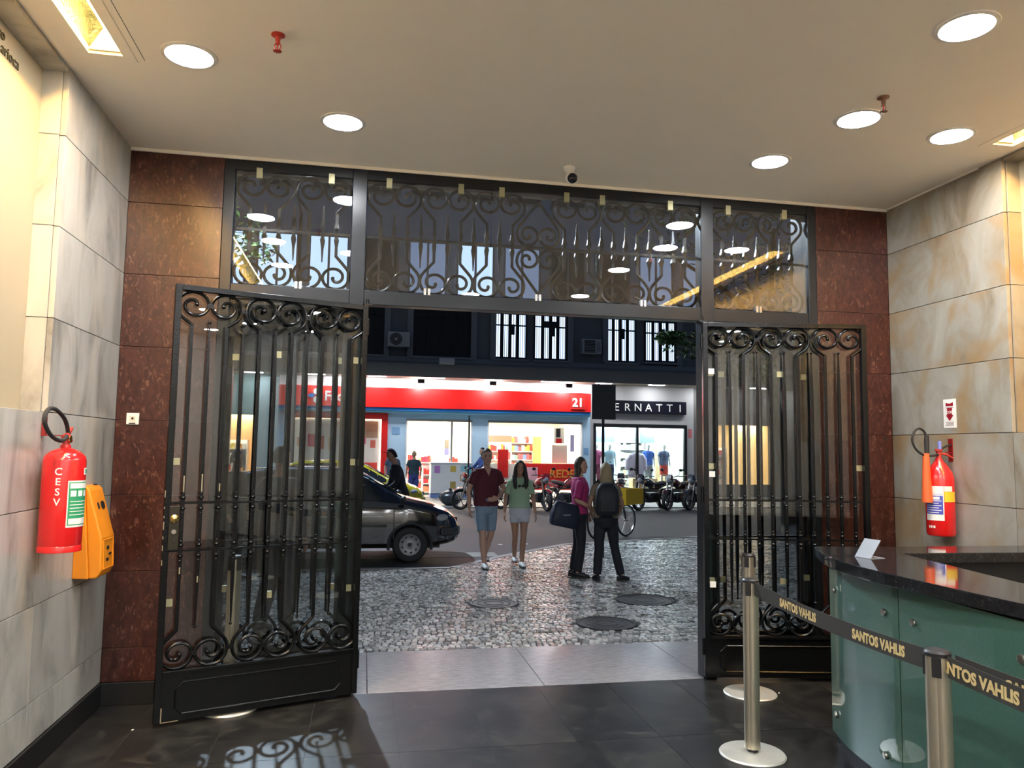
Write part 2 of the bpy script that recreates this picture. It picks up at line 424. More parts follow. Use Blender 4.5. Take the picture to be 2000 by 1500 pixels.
def gate(label, hinge, ang, mirror, ysign):
    t = thing('iron_gate', label, 'gate', hinge, ang, 'open entrance gate leaves')
    gate_frame(t, LW)
    grille(t, 3, .1075, LW)
    gy = ysign * .036
    MB().box(.03, LW - .03, gy - .004, gy + .004, .34, 2.715).build('glass_pane', m_glass, t)
    clips(t, [(.07, 2.35), (.07, 1.62), (.07, .74), (LW - .06, 1.62), (LW - .06, .74), (.62, 2.35), (.62, .74)], gy)
    for z in (.25, 1.4, 2.6): MB().cyl((-.004, 0, z - .06), (-.004, 0, z + .06), .014, n=10).build('hinge', m_iron, t, True)
    MB().box(-.03, .03, -.02, .02, 2.752, 2.765).cyl((0, 0, 2.74), (0, 0, 2.80), .012, n=8).build('pivot', m_iron, t)
    return t
# left leaf: hinge at the mullion, opened inwards until it stands before the brown pier
angL = math.atan2(-.45, -1.21)
gl = gate('open black iron scroll gate leaf standing before the left brown pier, with brass lock', (-.002, -.045, 0), angL, False, -1)
# its lock, on the free stile: the face towards the lobby is local +y
lp = MB().box(1.2, 1.262, .024, .034, 1.07, 1.345).build('lock_plate', pb('dark_bronze', (.035, .032, .024), .35, metal=.6), gl, bevel=.004)
MB().lathe([(0, 0), (.026, 0), (.026, .008), (.018, .014), (.012, .02), (0, .022)], n=16, M=Matrix.Rotation(-PI / 2, 3, 'X')).build('brass_rosette', m_gold, lp, True, loc=(1.231, .034, 1.265))
MB().cyl((1.231, .034, 1.185), (1.231, .042, 1.185), .014, n=14).build('lock_cylinder', m_steel, lp, True)
MB().cyl((1.231, .034, 1.135), (1.231, .044, 1.135), .012, n=14).build('lock_cylinder', m_black, lp, True)
for u, z0, z1 in ((1.1825, 1.43, 1.53), (1.075, 1.43, 1.54), (.9675, 1.43, 1.48), (1.1825, .92, .96), (1.075, .86, .9)):
    MB().box(u - .004, u + .004, .0095, .0112, z0, z1).build('paint_chip', m_chip, gl)
b = MB(); z = .98
while z < 1.42:
    h = RND.uniform(.01, .06); b.box(1.2865, 1.2912, .004 + RND.uniform(0, .008), .0245, z, z + h); z += h + RND.uniform(.005, .06)
b.box(1.15, 1.25, .0245, .0252, .03, .035).box(1.245, 1.252, .0245, .0252, .035, .12)
b.build('paint_chip', m_chip, gl)
angR = math.atan2(-.225, 1.21)
gr = gate('open black iron scroll gate leaf standing behind the reception counter', (2.602, -.045, 0), angR, True, 1)
for z in (2.36, 1.56, .72):
    MB().box(.04, .085, -.028, -.024, z - .022, z + .022).build('paper_tag', m_white, gr)

# fixed side grilles
def side_grille(label, x0, x1):
    wd = x1 - x0
    t = thing('iron_grille', label, 'grille', (x0, .055, 0), 0, 'fixed grilles beside the opening')
    gate_frame(t, wd, 2.77)
    grille(t, 2, (wd - .645) / 2, wd, top=2.73)
    MB().box(.02, wd - .02, -.04, -.032, .34, 2.735).build('glass_pane', m_sglass, t)
    clips(t, [(.06, 2.35), (wd - .06, 2.35), (.06, .74), (wd - .06, .74)], -.036)
side_grille('fixed black iron scroll grille behind the left gate leaf', -.966, -.136)
side_grille('fixed black iron scroll grille behind the right gate leaf', 2.727, 3.568)

# --- transom window with posts
w1 = sempty('window_1', 'dark steel transom window with iron scrollwork over the entrance')
for x0, x1 in ((-1.041, -.966), (-.136, -.031), (2.617, 2.727), (3.568, 3.642)):
    MB().box(x0, x1, 0.0, .11, 0 if True else 2.77, 3.79).build('post', m_frame, w1, bevel=.004)
for x0, x1 in ((-.966, -.136), (-.031, 2.617), (2.727, 3.568)):
    MB().box(x0, x1, .005, .105, 3.712, 3.79).build('top_rail', m_frame, w1, bevel=.004)
    MB().box(x0, x1, .005, .105, 2.772, 2.878).build('bottom_rail', m_frame, w1, bevel=.004)
    MB().box(x0, x1, .068, .082, 3.288, 3.306).build('middle_rail', m_iron, w1)
def spear2(z0, z1):
    k = ('s2', z0, z1)
    if k not in BARS:
        b = MB()
        def sq(z, r): return [Vector((r, -r, z)), Vector((r, r, z)), Vector((-r, r, z)), Vector((-r, -r, z))]
        zm = (z0 + z1) / 2
        b.loft([sq(z0, .004), sq(zm - .11, .009), sq(zm - .05, .018), sq(zm - .025, .012), sq(zm + .025, .012), sq(zm + .05, .018), sq(zm + .11, .009), sq(z1, .004)])
        BARS[k] = b.mesh('spear', m_iron)
    return BARS[k]
def leg2(z0, z1):
    k = ('l2', z0, z1)
    if k not in BARS:
        b = MB()
        def sq(z, r): return [Vector((r, -r, z)), Vector((r, r, z)), Vector((-r, r, z)), Vector((-r, -r, z))]
        zm = (z0 + z1) / 2
        b.loft([sq(z0, .0105), sq(zm - .09, .0105), sq(zm - .045, .018), sq(zm - .022, .012), sq(zm + .022, .012), sq(zm + .045, .018), sq(zm + .09, .0105), sq(z1, .0105)])
        BARS[k] = b.mesh('leg_bar', m_iron)
    return BARS[k]
TT, TB, TY = 3.708, 2.884, .075
def t_lyre(c, sp_right=True, pitch=.4):
    for sx in (1, -1):
        inst('scroll', scroll_mesh(sx, 1, leg=.1, drop=.25), w1, (c, TY, TT)); inst('scroll', scroll_mesh(sx, -1, leg=.1, drop=.25), w1, (c, TY, TB))
        inst('leg_bar', leg2(TB + .25, TT - .25), w1, (c - sx * .1, TY, 0))
    inst('spear', spear2(TB + .2, TT - .2), w1, (c, TY, 0))
    if sp_right: inst('spear', spear2(TB + .2, TT - .2), w1, (c + pitch / 2, TY, 0))
for c in (-.551 - .207, -.551 + .207): t_lyre(c, c < -.6, .414)
for c in (3.1475 - .207, 3.1475 + .207): t_lyre(c, c < 3.1, .414)
for c in (.176, .58, .984, 1.602, 2.006, 2.41): t_lyre(c, c not in (.984, 2.41), .404)
for sx in (1, -1):   # the ornament in the middle: scrolls turned towards the middle rail
    inst('scroll', scroll_mesh(sx, -1, leg=-.005, drop=.36, cx=-.085, rx=.08, rz=.08, cz=-.084), w1, (1.293, TY, 3.31))
    inst('scroll', scroll_mesh(sx, 1, leg=-.005, drop=.36, cx=-.085, rx=.08, rz=.08, cz=-.084), w1, (1.293, TY, 3.285))
for x0, x1 in ((-.96, -.142), (-.026, .905), (.91, 1.745), (1.75, 2.612), (2.733, 3.562)):
    MB().box(x0, x1, .018, .026, 2.885, 3.705).build('glass_pane', m_tglass, w1)
CLIP2 = MB().box(-.021, .021, -.016, .016, -.045, .03).mesh('glass_clip', m_clip)
for x in (-.80, -.29, .13, .67, .985, 1.50, 1.79, 2.36, 2.86, 3.36): inst('glass_clip', CLIP2, w1, (x, .018, 3.705))
CLIP3 = MB().box(-.024, -.006, -.016, .016, -.02, .03).box(.006, .024, -.016, .016, -.02, .03).mesh('glass_clip', m_steel)
for x in (-.5, .43, 1.28, 2.13, 3.12): inst('glass_clip', CLIP3, w1, (x, .018, 2.885))

# ================================================================== CEILING FITTINGS
m_diff = emit('cool_led_panel', (0.93, 0.96, 1.0), LAMP_COOL)
RING = MB().lathe([(.118, -.004), (.122, -.009), (.142, -.006), (.145, 0), (.118, 0)], n=40).mesh('trim_ring', m_white, True)
DISC = MB().lathe([(0, -.004), (.118, -.004), (.118, 0), (0, 0)], n=40).mesh('led_panel', m_diff)
for x, y, lab in [(-.981, -1.441, 'round ceiling downlight nearest the left wall trough'), (-.193, -.768, 'round ceiling downlight near the left transom bay'),
             (2.79, -.773, 'round ceiling downlight nearest the right transom bay'), (2.96, -1.532, 'round ceiling downlight beside the bronze sprinkler'),
             (3.70, -1.441, 'round ceiling downlight beside the right wall trough'), (2.818, -2.562, 'large round ceiling downlight at the upper right corner of the picture'),
             (-.193, -2.55, 'round ceiling downlight further back over the left half of the lobby'), (1.35, -4.37, 'round ceiling downlight over the middle of the lobby, behind the viewer'),
             (-.96, -2.25, 'round ceiling downlight over the left side, behind the one nearest the left trough'), (-.98, -3.3, 'added round ceiling downlight over the left side, behind the viewer'), (-.98, -4.6, 'added round ceiling downlight over the back left side of the lobby'),  # the last two are added to brighten the left wall
             (2.8, -4.1, 'round ceiling downlight over the counter, behind the viewer'), (1.35, -5.9, 'added round ceiling downlight in the middle row behind the viewer'), (-.98, -6.6, 'added round ceiling downlight at the far left end behind the viewer'), (3.62, -5.4, 'added round ceiling downlight over the right side behind the viewer'), (3.62, -7.2, 'added round ceiling downlight at the far right end behind the viewer'), (1.35, -7.6, 'added round ceiling downlight near the back wall')] + [(x, y, 'added round ceiling downlight in the back hall, %s of the %s row' % ('left' if x < 1 else 'right', 'front' if y > -7 else 'middle')) for y in (-6.6, -8.2) for x in (.2, 2.5)] + [(x, -8.4, 'added round ceiling downlight in the back hall, at the %s wall' % ('left' if x < 1 else 'right')) for x in (-.98, 3.62)]:  # all but the counter one are added, unseen, for more frontal light
    t = thing('ceiling_downlight', lab, 'light', (x, y, H), 0, 'round ceiling downlights')
    inst('trim_ring', RING, t); inst('led_panel', DISC, t, (0, 0, -.001))
# troughs
m_warm = emit('warm_lamp_tube', (1.0, 0.55, 0.15), LAMP_WARM)
m_hammer = pb('hammered_reflector', (.10, .125, .11), .15, metal=.6, bump=1.0, bscale=55)
def trough(label, hole, sgn):
    x0, x1, y0, y1 = hole; yc = (y0 + y1) / 2
    t = thing('wall_washer', label, 'light', ((x0 + x1) / 2, yc, H), 0, 'recessed wall washers')
    hw, hl = (x1 - x0) / 2, (y1 - y0) / 2
    MB().box(-hw, hw, -hl, hl, .19, .2).box(-hw - .01, -hw, -hl, hl, .03, .2).box(hw, hw + .01, -hl, hl, .03, .2).box(-hw, hw, hl, hl + .01, .03, .2).box(-hw, hw, -hl - .01, -hl, .03, .2).build('housing', m_hammer, t)
    fr = MB()
    for a in (-1, 1):
        fr.box(a * (hw + .03) - .03, a * (hw + .03) + .03, -hl - .06, hl + .06, -.004, 0); fr.box(-hw, hw, a * (hl + .03) - .03, a * (hl + .03) + .03, -.004, 0)
    fr.build('frame', m_ceiling, t)
    # curved reflector on the room side, lamp in front of it
    arc = []
    for i in range(7):
        a = math.radians(5 + 80 * i / 6); arc.append((sgn * (hw - .004 - .13 * (1 - math.cos(a))), .01 + .17 * math.sin(a)))
    poly = arc + [(p[0] + sgn * .004, p[1] + .002) for p in reversed(arc)]
    MB().prism(poly, -hl + .01, hl - .01, lambda a, b, d: (a, d, b)).build('reflector', m_hammer, t, True)
    MB().cyl((sgn * .035, -hl + .05, .085), (sgn * .035, hl - .05, .085), .014, n=10).build('lamp_tube', m_warm, t, True)
    MB().prism([(-hw + .004, .012), (hw - .004, .012), (hw - .01, .12), (0, .16)], hl - .016, hl - .006, lambda a, b, d: (a, d, b)).build('end_plate', m_white, t)
trough('recessed wall washer with hammered reflector at the upper left of the ceiling', HL, 1)
trough('recessed wall washer above the right wall recess', HR, -1)
struct('trim_2', MB().box(-1.215, -1.21, -1.9, -1.30, H - .0015, H).box(-1.8, -1.21, -1.305, -1.30, H - .0015, H) if False else MB().box(-1.235, -1.232, -2.4, -1.33, H - .0012, H), m_base, 'thin seam beside the ceiling trough')
# sprinklers
def sprinkler(label, x, y, col):
    t = thing('sprinkler', label, 'sprinkler', (x, y, H), 0, 'ceiling sprinklers')
    mm = pb('sprinkler_' + col[0], col[1], .35, metal=.3)
    MB().lathe([(0, 0), (.034, 0), (.034, -.006), (.014, -.014), (.011, -.05), (.0, -.05)], n=16).build('escutcheon', mm, t, True)
    MB().tube([(-.010, 0, -.045), (-.016, 0, -.06), (-.012, 0, -.075), (0, 0, -.085)], .003, 6).tube([(.010, 0, -.045), (.016, 0, -.06), (.012, 0, -.075), (0, 0, -.085)], .003, 6).build('yoke', mm, t, True)
    MB().cyl((0, 0, -.048), (0, 0, -.082), .0035, n=8).build('bulb', pb('red_bulb', (.5, .02, .02), .1), t, True)
    b = MB()
    for i in range(10):
        a = 2 * PI * i / 10; b.box(.004, .021, -.004, .004, -.088, -.085, Matrix.Rotation(a, 3, 'Z').to_4x4())
    b.cyl((0, 0, -.089), (0, 0, -.084), .012, n=12).build('deflector', mm, t)
sprinkler('red ceiling sprinkler near the left downlights', -.49, -1.757, ('red', (.45, .05, .03)))
sprinkler('bronze ceiling sprinkler beside the right downlights', 2.918, -1.82, ('bronze', (.22, .12, .08)))
# camera on the ceiling
t = thing('security_camera', 'small white security camera with black lens below the ceiling edge', 'camera', (1.428, -.333, H))
MB().lathe([(0, 0), (.045, 0), (.045, -.012), (.03, -.03), (.018, -.05), (0, -.05)], n=20).build('mount', m_white, t, True)
MB().lathe([(0, .03), (.03, .03), (.042, .01), (.045, -.02), (.043, -.035), (0, -.035)], n=20, M=Matrix.Rotation(math.radians(-68), 3, 'X') @ Matrix.Rotation(math.radians(0), 3, 'Y')).build('body', m_white, t, True, loc=(.01, -.01, -.082))
MB().ell((.012, -.042, -.095), .038, 16, 10).build('lens', pb('lens_black', (.006, .006, .01), .05), t, True)
# socket on the left pier
t = thing('wall_socket', 'small white wall socket on the left brown pier', 'socket', (-1.556, 0, 1.898))
MB().box(-.04, .04, -.014, 0, -.04, .04).build('plate', m_white, t, bevel=.004)
MB().box(-.018, .018, -.016, -.013, -.018, .018).build('insert', pb('cream_plastic', (.6, .56, .45), .4), t)
MB().lathe([(0, 0), (.008, 0), (.008, .002), (0, .002)], n=12, M=Matrix.Rotation(PI / 2, 3, 'X')).build('outlet_hole', m_black, t, loc=(0, -.0155, .002))
MB().box(-.02, .02, -.018, -.013, -.034, -.028).build('slot', m_black, t)
# ================================================================== RECEPTION COUNTER
def catmull(pts, n):
    out = []
    P = [pts[0]] + list(pts) + [pts[-1]]
    for i in range(1, len(P) - 2):
        for k in range(n):
            t = k / n; p0, p1, p2, p3 = [Vector(P[i + d]) for d in (-1, 0, 1, 2)]
            out.append(0.5 * ((2 * p1) + (-p0 + p2) * t + (2 * p0 - 5 * p1 + 4 * p2 - p3) * t * t + (-p0 + 3 * p1 - 3 * p2 + p3) * t ** 3))
    out.append(Vector(pts[-1])); return out
m_green = None
def make_green():
    m, n, b = nt('frosted_green_glass'); L = n.links
    tc = n.nodes.new('ShaderNodeTexCoord'); nz = n.nodes.new('ShaderNodeTexNoise'); nz.inputs['Scale'].default_value = 90; nz.inputs['Detail'].default_value = 3
    L.new(tc.outputs['Object'], nz.inputs['Vector'])
    r = ramp(n, [(.3, (.028, .085, .063)), (.7, (.038, .105, .08))]); L.new(nz.outputs['Fac'], r.inputs['Fac']); L.new(r.outputs[0], b.inputs['Base Color'])
    b.inputs['Roughness'].default_value = .55; b.inputs['Coat Weight'].default_value = 1.0; b.inputs['Coat Roughness'].default_value = .03; b.inputs['Coat IOR'].default_value = 1.6
    return m
m_green = make_green()
ct = thing('reception_counter', 'curved reception counter with black granite top and green glass front', 'counter', (3.2, -2.2, 0))
O = Vector((-3.2, 2.2, 0))
edge = catmull([(2.79, -1.24, 0), (2.60, -1.66, 0), (2.53, -2.02, 0), (2.522, -2.36, 0), (2.533, -2.69, 0), (2.56, -3.05, 0), (2.64, -3.6, 0), (2.78, -4.2, 0)], 6)
inner = [Vector(p + (0,)) for p in [(2.99, -4.2), (2.985, -3.4), (2.97, -2.6), (3.124, -1.58), (4.28, -1.63), (4.28, -1.305)]]
poly = [(p.x, p.y) for p in edge] + [(p.x, p.y) for p in inner]
# granite top built from strips (no concave face)
tb = MB()
def strip(A, B, z0, z1):
    A = [p + O for p in A]; B = [p + O for p in B]
    tb_r = []
    for a, b in zip(A, B): tb_r.append([Vector((a.x, a.y, z0)), Vector((b.x, b.y, z0)), Vector((b.x, b.y, z1)), Vector((a.x, a.y, z1))])
    return tb_r
inn = []
for p in edge:
    if p.y > -1.58: inn.append(Vector((3.124, min(p.y, -1.305) if False else max(-1.58, -1.58), 0)))
    elif p.y > -2.6: t = (p.y + 1.58) / (-2.6 + 1.58); inn.append(Vector((3.124 + (2.97 - 3.124) * t, p.y, 0)))
    else: inn.append(Vector((2.97, p.y, 0)))
tb.loft(strip(edge, inn, 1.09, 1.15))
tb.build('granite_top', m_granite, ct, bevel=.004); tb = MB()
tb.loft(strip([Vector((2.79, -1.24, 0)), Vector((3.2, -1.29, 0)), Vector((4.285, -1.31, 0))], [Vector((3.124, -1.58, 0)), Vector((3.3, -1.6, 0)), Vector((4.285, -1.64, 0))], 1.09, 1.15))
tb.build('granite_top', m_granite, ct, bevel=.004)
gcurve = catmull([(2.78, -1.40, 0), (2.70, -1.66, 0), (2.655, -1.92, 0), (2.615, -2.215, 0), (2.588, -2.60, 0), (2.58, -2.99, 0), (2.65, -3.6, 0), (2.80, -4.2, 0)], 6)
def seg(y1, y0): return [p for p in gcurve if y1 + .001 >= p.y >= y0 - .001]
off = Vector((.012, 0, 0))
for y1, y0 in ((-1.40, -2.215), (-2.222, -3.10), (-3.107, -4.2)):
    g = [p for p in gcurve if y0 <= p.y <= y1]
    def at_y(y):
        for a, b in zip(gcurve[:-1], gcurve[1:]):
            if a.y >= y >= b.y: return a.lerp(b, (a.y - y) / (a.y - b.y))
        return gcurve[-1]
    g = [at_y(y1)] + [p for p in g if y0 + .01 < p.y < y1 - .01] + [at_y(y0)]
    MB().loft(strip(g, [p + off for p in g], .10, 1.075)).build('glass_panel', m_green, ct, True, angle=30)
# dark body behind the glass, plinth
body = [p + Vector((.05, 0, 0)) for p in gcurve]; back = [Vector((2.96, p.y, 0)) for p in gcurve]
MB().loft(strip(body, back, .0, 1.09)).build('carcass', m_black, ct)
MB().box(2.85 - 3.2, 4.285 - 3.2, -1.56 + 2.2, -1.34 + 2.2, 0, 1.09).build('carcass', m_black, ct)
MB().box(2.96 - 3.2, 4.285 - 3.2, -2.4 + 2.2, -1.56 + 2.2, .70, .74).build('desk', pb('dark_laminate', (.012, .013, .013), .35), ct)
stand = MB().lathe([(0, 0), (.016, 0), (.019, .006), (.017, .014), (.009, .016), (.0, .014)], n=18)
sm = stand.mesh('standoff_bolt', m_steel, True)
for y, z in ((-1.50, .93), (-2.10, .93), (-2.34, .93), (-2.98, .93), (-1.50, .22), (-2.08, .22), (-2.34, .22)):
    p = at_y(y); q = at_y(y - .02); d = (q - p).normalized(); nrm = Vector((d.y, -d.x, 0))
    if nrm.x > 0: nrm = -nrm
    o = inst('standoff_bolt', sm, ct); o.matrix_local = Matrix.Translation(p + O + Vector((0, 0, z)) + nrm * .001) @ nrm.to_track_quat('Z', 'Y').to_matrix().to_4x4()
# acrylic sign holder on the counter
t = thing('sign_holder', 'small folded clear acrylic sign holder on the granite counter', 'sign holder', (2.79, -1.75, 1.15), math.radians(-78))
m_acr = pb('acrylic_sheet', (.26, .29, .33), .12, spec=.7, noise=.1, nscale=8)
MB().add([(-.06, -.035, 0), (.05, -.035, 0), (.05, .045, .10), (-.06, .045, .10), (-.06, -.032, 0), (.05, -.032, 0), (.05, .048, .10), (-.06, .048, .10)], [(0, 1, 2, 3), (7, 6, 5, 4), (0, 4, 5, 1), (1, 5, 6, 2), (2, 6, 7, 3), (3, 7, 4, 0)]).build('face', m_acr, t)
MB().box(-.06, .05, -.035, .075, 0, .003).build('foot', m_acr, t)
MB().box(3.02, 3.045, -1.845, -1.815, 1.0, 1.115).build('tissue', m_white, None) if False else None

# ================================================================== STANCHIONS AND BELTS
m_belt = pb('dark_olive_webbing', (.022, .021, .019), .8, noise=.15, nscale=200, bump=.3, bscale=400)
m_btxt = pb('gold_belt_print', (.52, .40, .18), .6)
def stanchion(label, x, y, rz=0):
    t = thing('stanchion', label, 'stanchion', (x, y, 0), rz, 'belt stanchions')
    MB().lathe([(0, 0), (.185, 0), (.187, .006), (.18, .014), (.05, .022), (0, .022)], n=40).build('base', pb('pale_steel_base', (.62, .60, .52), .42, metal=.55, noise=.06), t, True)
    MB().lathe([(0, .02), (.030, .02), (.030, .04), (0, .04)], n=20).build('collar', m_black, t, True)
    b = MB(); n = 32; ring = []
    for i in range(n):
        a = 2 * PI * i / n; r = .0445 * (1 - .10 * (abs(math.sin(2 * a)) > .97))
        ring.append((r * math.cos(a), r * math.sin(a)))
    b.loft([[Vector((x_, y_, z)) for x_, y_ in ring] for z in (.04, .9, .972)])
    b.build('post', m_brass, t, True)
    hd = MB().lathe([(0, .972), (.047, .972), (.047, .985), (.04, .993), (0, .993)], n=32).build('cap', m_black, t, True)
    for a in range(4):
        MB().box(.040, .049, -.016, .016, .90, .972, Matrix.Rotation(a * PI / 2 + PI / 4, 4, 'Z')).build('belt_slot', m_black, hd)
    return t
A, B_, C_, D_ = (2.246, -1.433), (2.785, -.401), (2.152, -3.031), (-.82, -.19)
stanchion('brass belt stanchion in front of the counter end, belt running from it', *A)
stanchion('brass belt stanchion standing by the foot of the right gate leaf', *B_)
stanchion('brass belt stanchion nearest the viewer at the lower right', *C_)
stanchion('brass belt stanchion half hidden behind the left gate leaf', *D_)
stanchion('brass belt stanchion out of view beyond the lower right', 2.62, -4.75) if False else None
def belt(label, p, q, words, sag=.02, z=.943, hh=.039):
    p = Vector((*p, z)); q = Vector((*q, z)); d = (q - p).normalized()
    p = p + d * .05; q = q - d * .05; L = (q - p).length
    t = thing('barrier_belt', label, 'belt', p, 0, 'lettered barrier belts')
    nrm = Vector((d.y, -d.x, 0))
    if nrm.dot(Vector((0, -5.6, 0)) - p) < 0: nrm = -nrm
    b = MB(); rings = []
    N = 14
    def sg(s): return -sag * 4 * s * (1 - s)
    for i in range(N + 1):
        s = i / N; c = d * (L * s) + Vector((0, 0, sg(s)))
        rings.append([c - nrm * .0012 + Vector((0, 0, -hh)), c + nrm * .0012 + Vector((0, 0, -hh)), c + nrm * .0012 + Vector((0, 0, hh)), c - nrm * .0012 + Vector((0, 0, hh))])
    b.loft(rings); b.build('webbing', m_belt, t)
    for s0, txt in words:
        me = text_mesh(txt, .058, m_btxt, .0006, bold=.0024)
        w = max(v.co.x for v in me.vertices); k = .37 / w if len(txt) > 8 else .37 / w
        for v in me.vertices:
            v.co.x *= k
            v.co.y += sg((s0 + v.co.x) / L) - .021
        put_text('lettering', me, t, d, (0, 0, 1), d * s0 + nrm * .0022)
    return t
belt('dark belt reading SANTOS VAHLIS twice, stretched along the counter', A, C_, [(.31, 'SANTOS VAHLIS'), (.99, 'SANTOS VAHLIS')])
belt('dark belt lettered SANTOS VAHLIS leaving the nearest stanchion, front one', C_, (2.19, -4.6), [(-.06, 'SANTOS VAHLIS'), (.62, 'SANTOS VAHLIS')], .03)
belt('dark belt behind another one at the right edge of the picture', (2.19, -3.02), (2.42, -4.6), [(.2, 'SANTOS VAHLIS')], .03)
stanchion('brass belt stanchion beyond the lower right, holding the ends of two belts', 2.3, -4.64)

# ================================================================== EXTINGUISHERS, SIGN, ORANGE BOX
m_lab_w = pb('label_white', (.78, .77, .72), .45); m_lab_g = pb('label_green', (.03, .30, .13), .4); m_lab_b = pb('label_blue', (.05, .07, .42), .4)
m_lab_y = pb('label_yellow', (.75, .52, .03), .45)
def wrap(R, a0, a1, z0, z1, dr, n=8):
    b = MB(); rings = []
    for i in range(n + 1):
        a = a0 + (a1 - a0) * i / n; c, s = math.cos(a), math.sin(a)
        rings.append([Vector((c * R, s * R, z0)), Vector((c * (R + dr), s * (R + dr), z0)), Vector((c * (R + dr), s * (R + dr), z1)), Vector((c * R, s * R, z1))])
    return b.loft(rings)
RAD = math.radians
# left: powder extinguisher. local origin at the bottom of the cylinder, 1.16 m up
t = thing('fire_extinguisher', 'large red fire extinguisher lettered CESV on the left marble wall', 'extinguisher', (-1.548, -1.2, 1.16), 0)
R1 = .103
cyl = MB().lathe([(0, .012), (R1 - .02, .012), (R1 - .004, 0), (R1 + .001, .002), (R1 + .001, .028), (R1 - .002, .034), (R1, .04), (R1, .47), (R1 - .006, .495), (R1 - .03, .52), (.045, .534), (.026, .54), (.024, .556), (0, .556)], n=40).build('cylinder', m_red, t, True)
a0 = math.atan2(-4.4, 1.55)   # towards the viewer
wrap(R1 + .0005, a0 + RAD(12), a0 + RAD(100), .13, .37, .0008, 10).build('label', m_lab_w, cyl)
wrap(R1 + .0014, a0 + RAD(15), a0 + RAD(97), .14, .362, .0005, 10).build('label_field', m_lab_g, cyl)
wrap(R1 + .002, a0 + RAD(18), a0 + RAD(94), .33, .356, .0004, 8).build('label_field', m_lab_w, cyl)
wrap(R1 + .002, a0 + RAD(18), a0 + RAD(94), .145, .175, .0004, 8).build('label_field', m_lab_w, cyl)
for q in range(3): wrap(R1 + .002, a0 + RAD(20 + q * 22), a0 + RAD(36 + q * 22), .288, .318, .0004, 3).build('label_field', m_lab_w, cyl)
for q in range(5): wrap(R1 + .002, a0 + RAD(20), a0 + RAD(78), .192 + q * .017, .196 + q * .017, .0004, 6).build('print_line', m_lab_w, cyl)
wrap(R1 + .001, a0 + RAD(62), a0 + RAD(98), .40, .435, .0006, 5).build('seal_sticker', m_lab_w, cyl)
wrap(R1 + .0018, a0 + RAD(68), a0 + RAD(92), .407, .428, .0006, 5).build('seal_sticker', m_lab_g, cyl)
for i, ch in enumerate('CESV'):
    me = text_mesh(ch, .052, m_lab_w, .0006, bold=.0004, align='CENTER')
    a = a0 - RAD(14)
    for v in me.vertices:
        aa = v.co.x / R1; zz = v.co.z
        v.co = Vector(((R1 + .001 + zz) * math.cos(a + aa), (R1 + .001 + zz) * math.sin(a + aa), v.co.y + .40 - i * .052))
    inst('lettering', me, cyl)
vm = pb('red_valve', (.52, .05, .04), .35, metal=.2)
MB().lathe([(0, .55), (.018, .55), (.018, .585), (.024, .59), (.024, .605), (.014, .612), (0, .612)], n=14).build('valve', vm, t, True)
MB().prism([(-.015, .60), (.05, .612), (.095, .64), (.095, .65), (.045, .625), (-.015, .612)], -.009, .009, lambda a, b, d: (d, -a * .3 + a, b)).build('handle', vm, t)
MB().prism([(-.02, .585), (.075, .57), (.078, .578), (-.02, .597)], -.008, .008, lambda a, b, d: (d, a, b)).build('handle', vm, t)
hp = catmull([(0, -.01, .592), (.012, -.03, .60), (.02, -.12, .575), (.015, -.24, .60), (.01, -.32, .665), (.008, -.29, .725), (.006, -.19, .735), (.004, -.07, .70), (0, .0, .655), (0, .03, .60)], 6)
MB().tube(hp, .0105, 8).build('hose', m_rubber, t, True)
MB().lathe([(0, 0), (.02, 0), (.02, .006), (0, .006)], n=14, M=Matrix.Rotation(PI / 2, 3, 'Y')).build('gauge', m_gold, t, True, loc=(.018, 0, .585))
MB().box(-.118, -.10, -.012, .012, .60, .70).box(-.10, -.02, -.006, .006, .60, .606).build('bracket', pb('dark_red_bracket', (.2, .01, .01), .4), t)
# right: carbon dioxide extinguisher with horn
t = thing('fire_extinguisher', 'slim red fire extinguisher with orange horn on the right marble wall', 'extinguisher', (4.2, -.64, 1.135), 0)
R2 = .098
cyl = MB().lathe([(0, 0), (R2 - .03, 0), (R2 - .008, .008), (R2, .025), (R2, .42), (R2 - .012, .47), (R2 - .04, .515), (.035, .545), (.024, .56), (.024, .575), (0, .575)], n=40).build('cylinder', m_red, t, True)
a0 = math.atan2(-5.0, -4.2)
wrap(R2 + .0005, a0 - RAD(62), a0 + RAD(14), .12, .37, .0008, 10).build('label', m_lab_w, cyl)
wrap(R2 + .0014, a0 - RAD(60), a0 + RAD(10), .165, .30, .0005, 10).build('label_field', m_lab_b, cyl)
for q in range(6): wrap(R2 + .002, a0 - RAD(54), a0 + RAD(4 if q % 2 else -6), .175 + q * .017, .180 + q * .017, .0004, 6).build('print_line', m_lab_w, cyl)
wrap(R2 + .002, a0 - RAD(46), a0 - RAD(2), .272, .292, .0004, 6).build('print_line', m_lab_w, cyl)
wrap(R2 + .0014, a0 - RAD(60), a0 + RAD(10), .31, .313, .0005, 8).build('print_line', m_lab_b, cyl)
wrap(R2 + .0005, a0 + RAD(16), a0 + RAD(70), .255, .33, .0008, 8).build('label', m_lab_y, cyl)
wrap(R2 + .0005, a0 + RAD(16), a0 + RAD(52), .332, .37, .0008, 8).build('label', m_lab_w, cyl)
for q, (dd, w) in enumerate(((-50, 5), (-42, 8), (-30, 8))): wrap(R2 + .0006, a0 + RAD(dd), a0 + RAD(dd + w), .065, .082, .0006, 3).build('print_mark', m_lab_w, cyl)
MB().lathe([(0, .575), (.018, .575), (.018, .62), (.026, .625), (.026, .64), (0, .645)], n=14).build('valve', vm, t, True)
MB().tube([(0, 0, .63), (.05, -.01, .66), (.10, -.01, .675)], [.010, .008, .006], 8).build('handle', m_black, t, True)
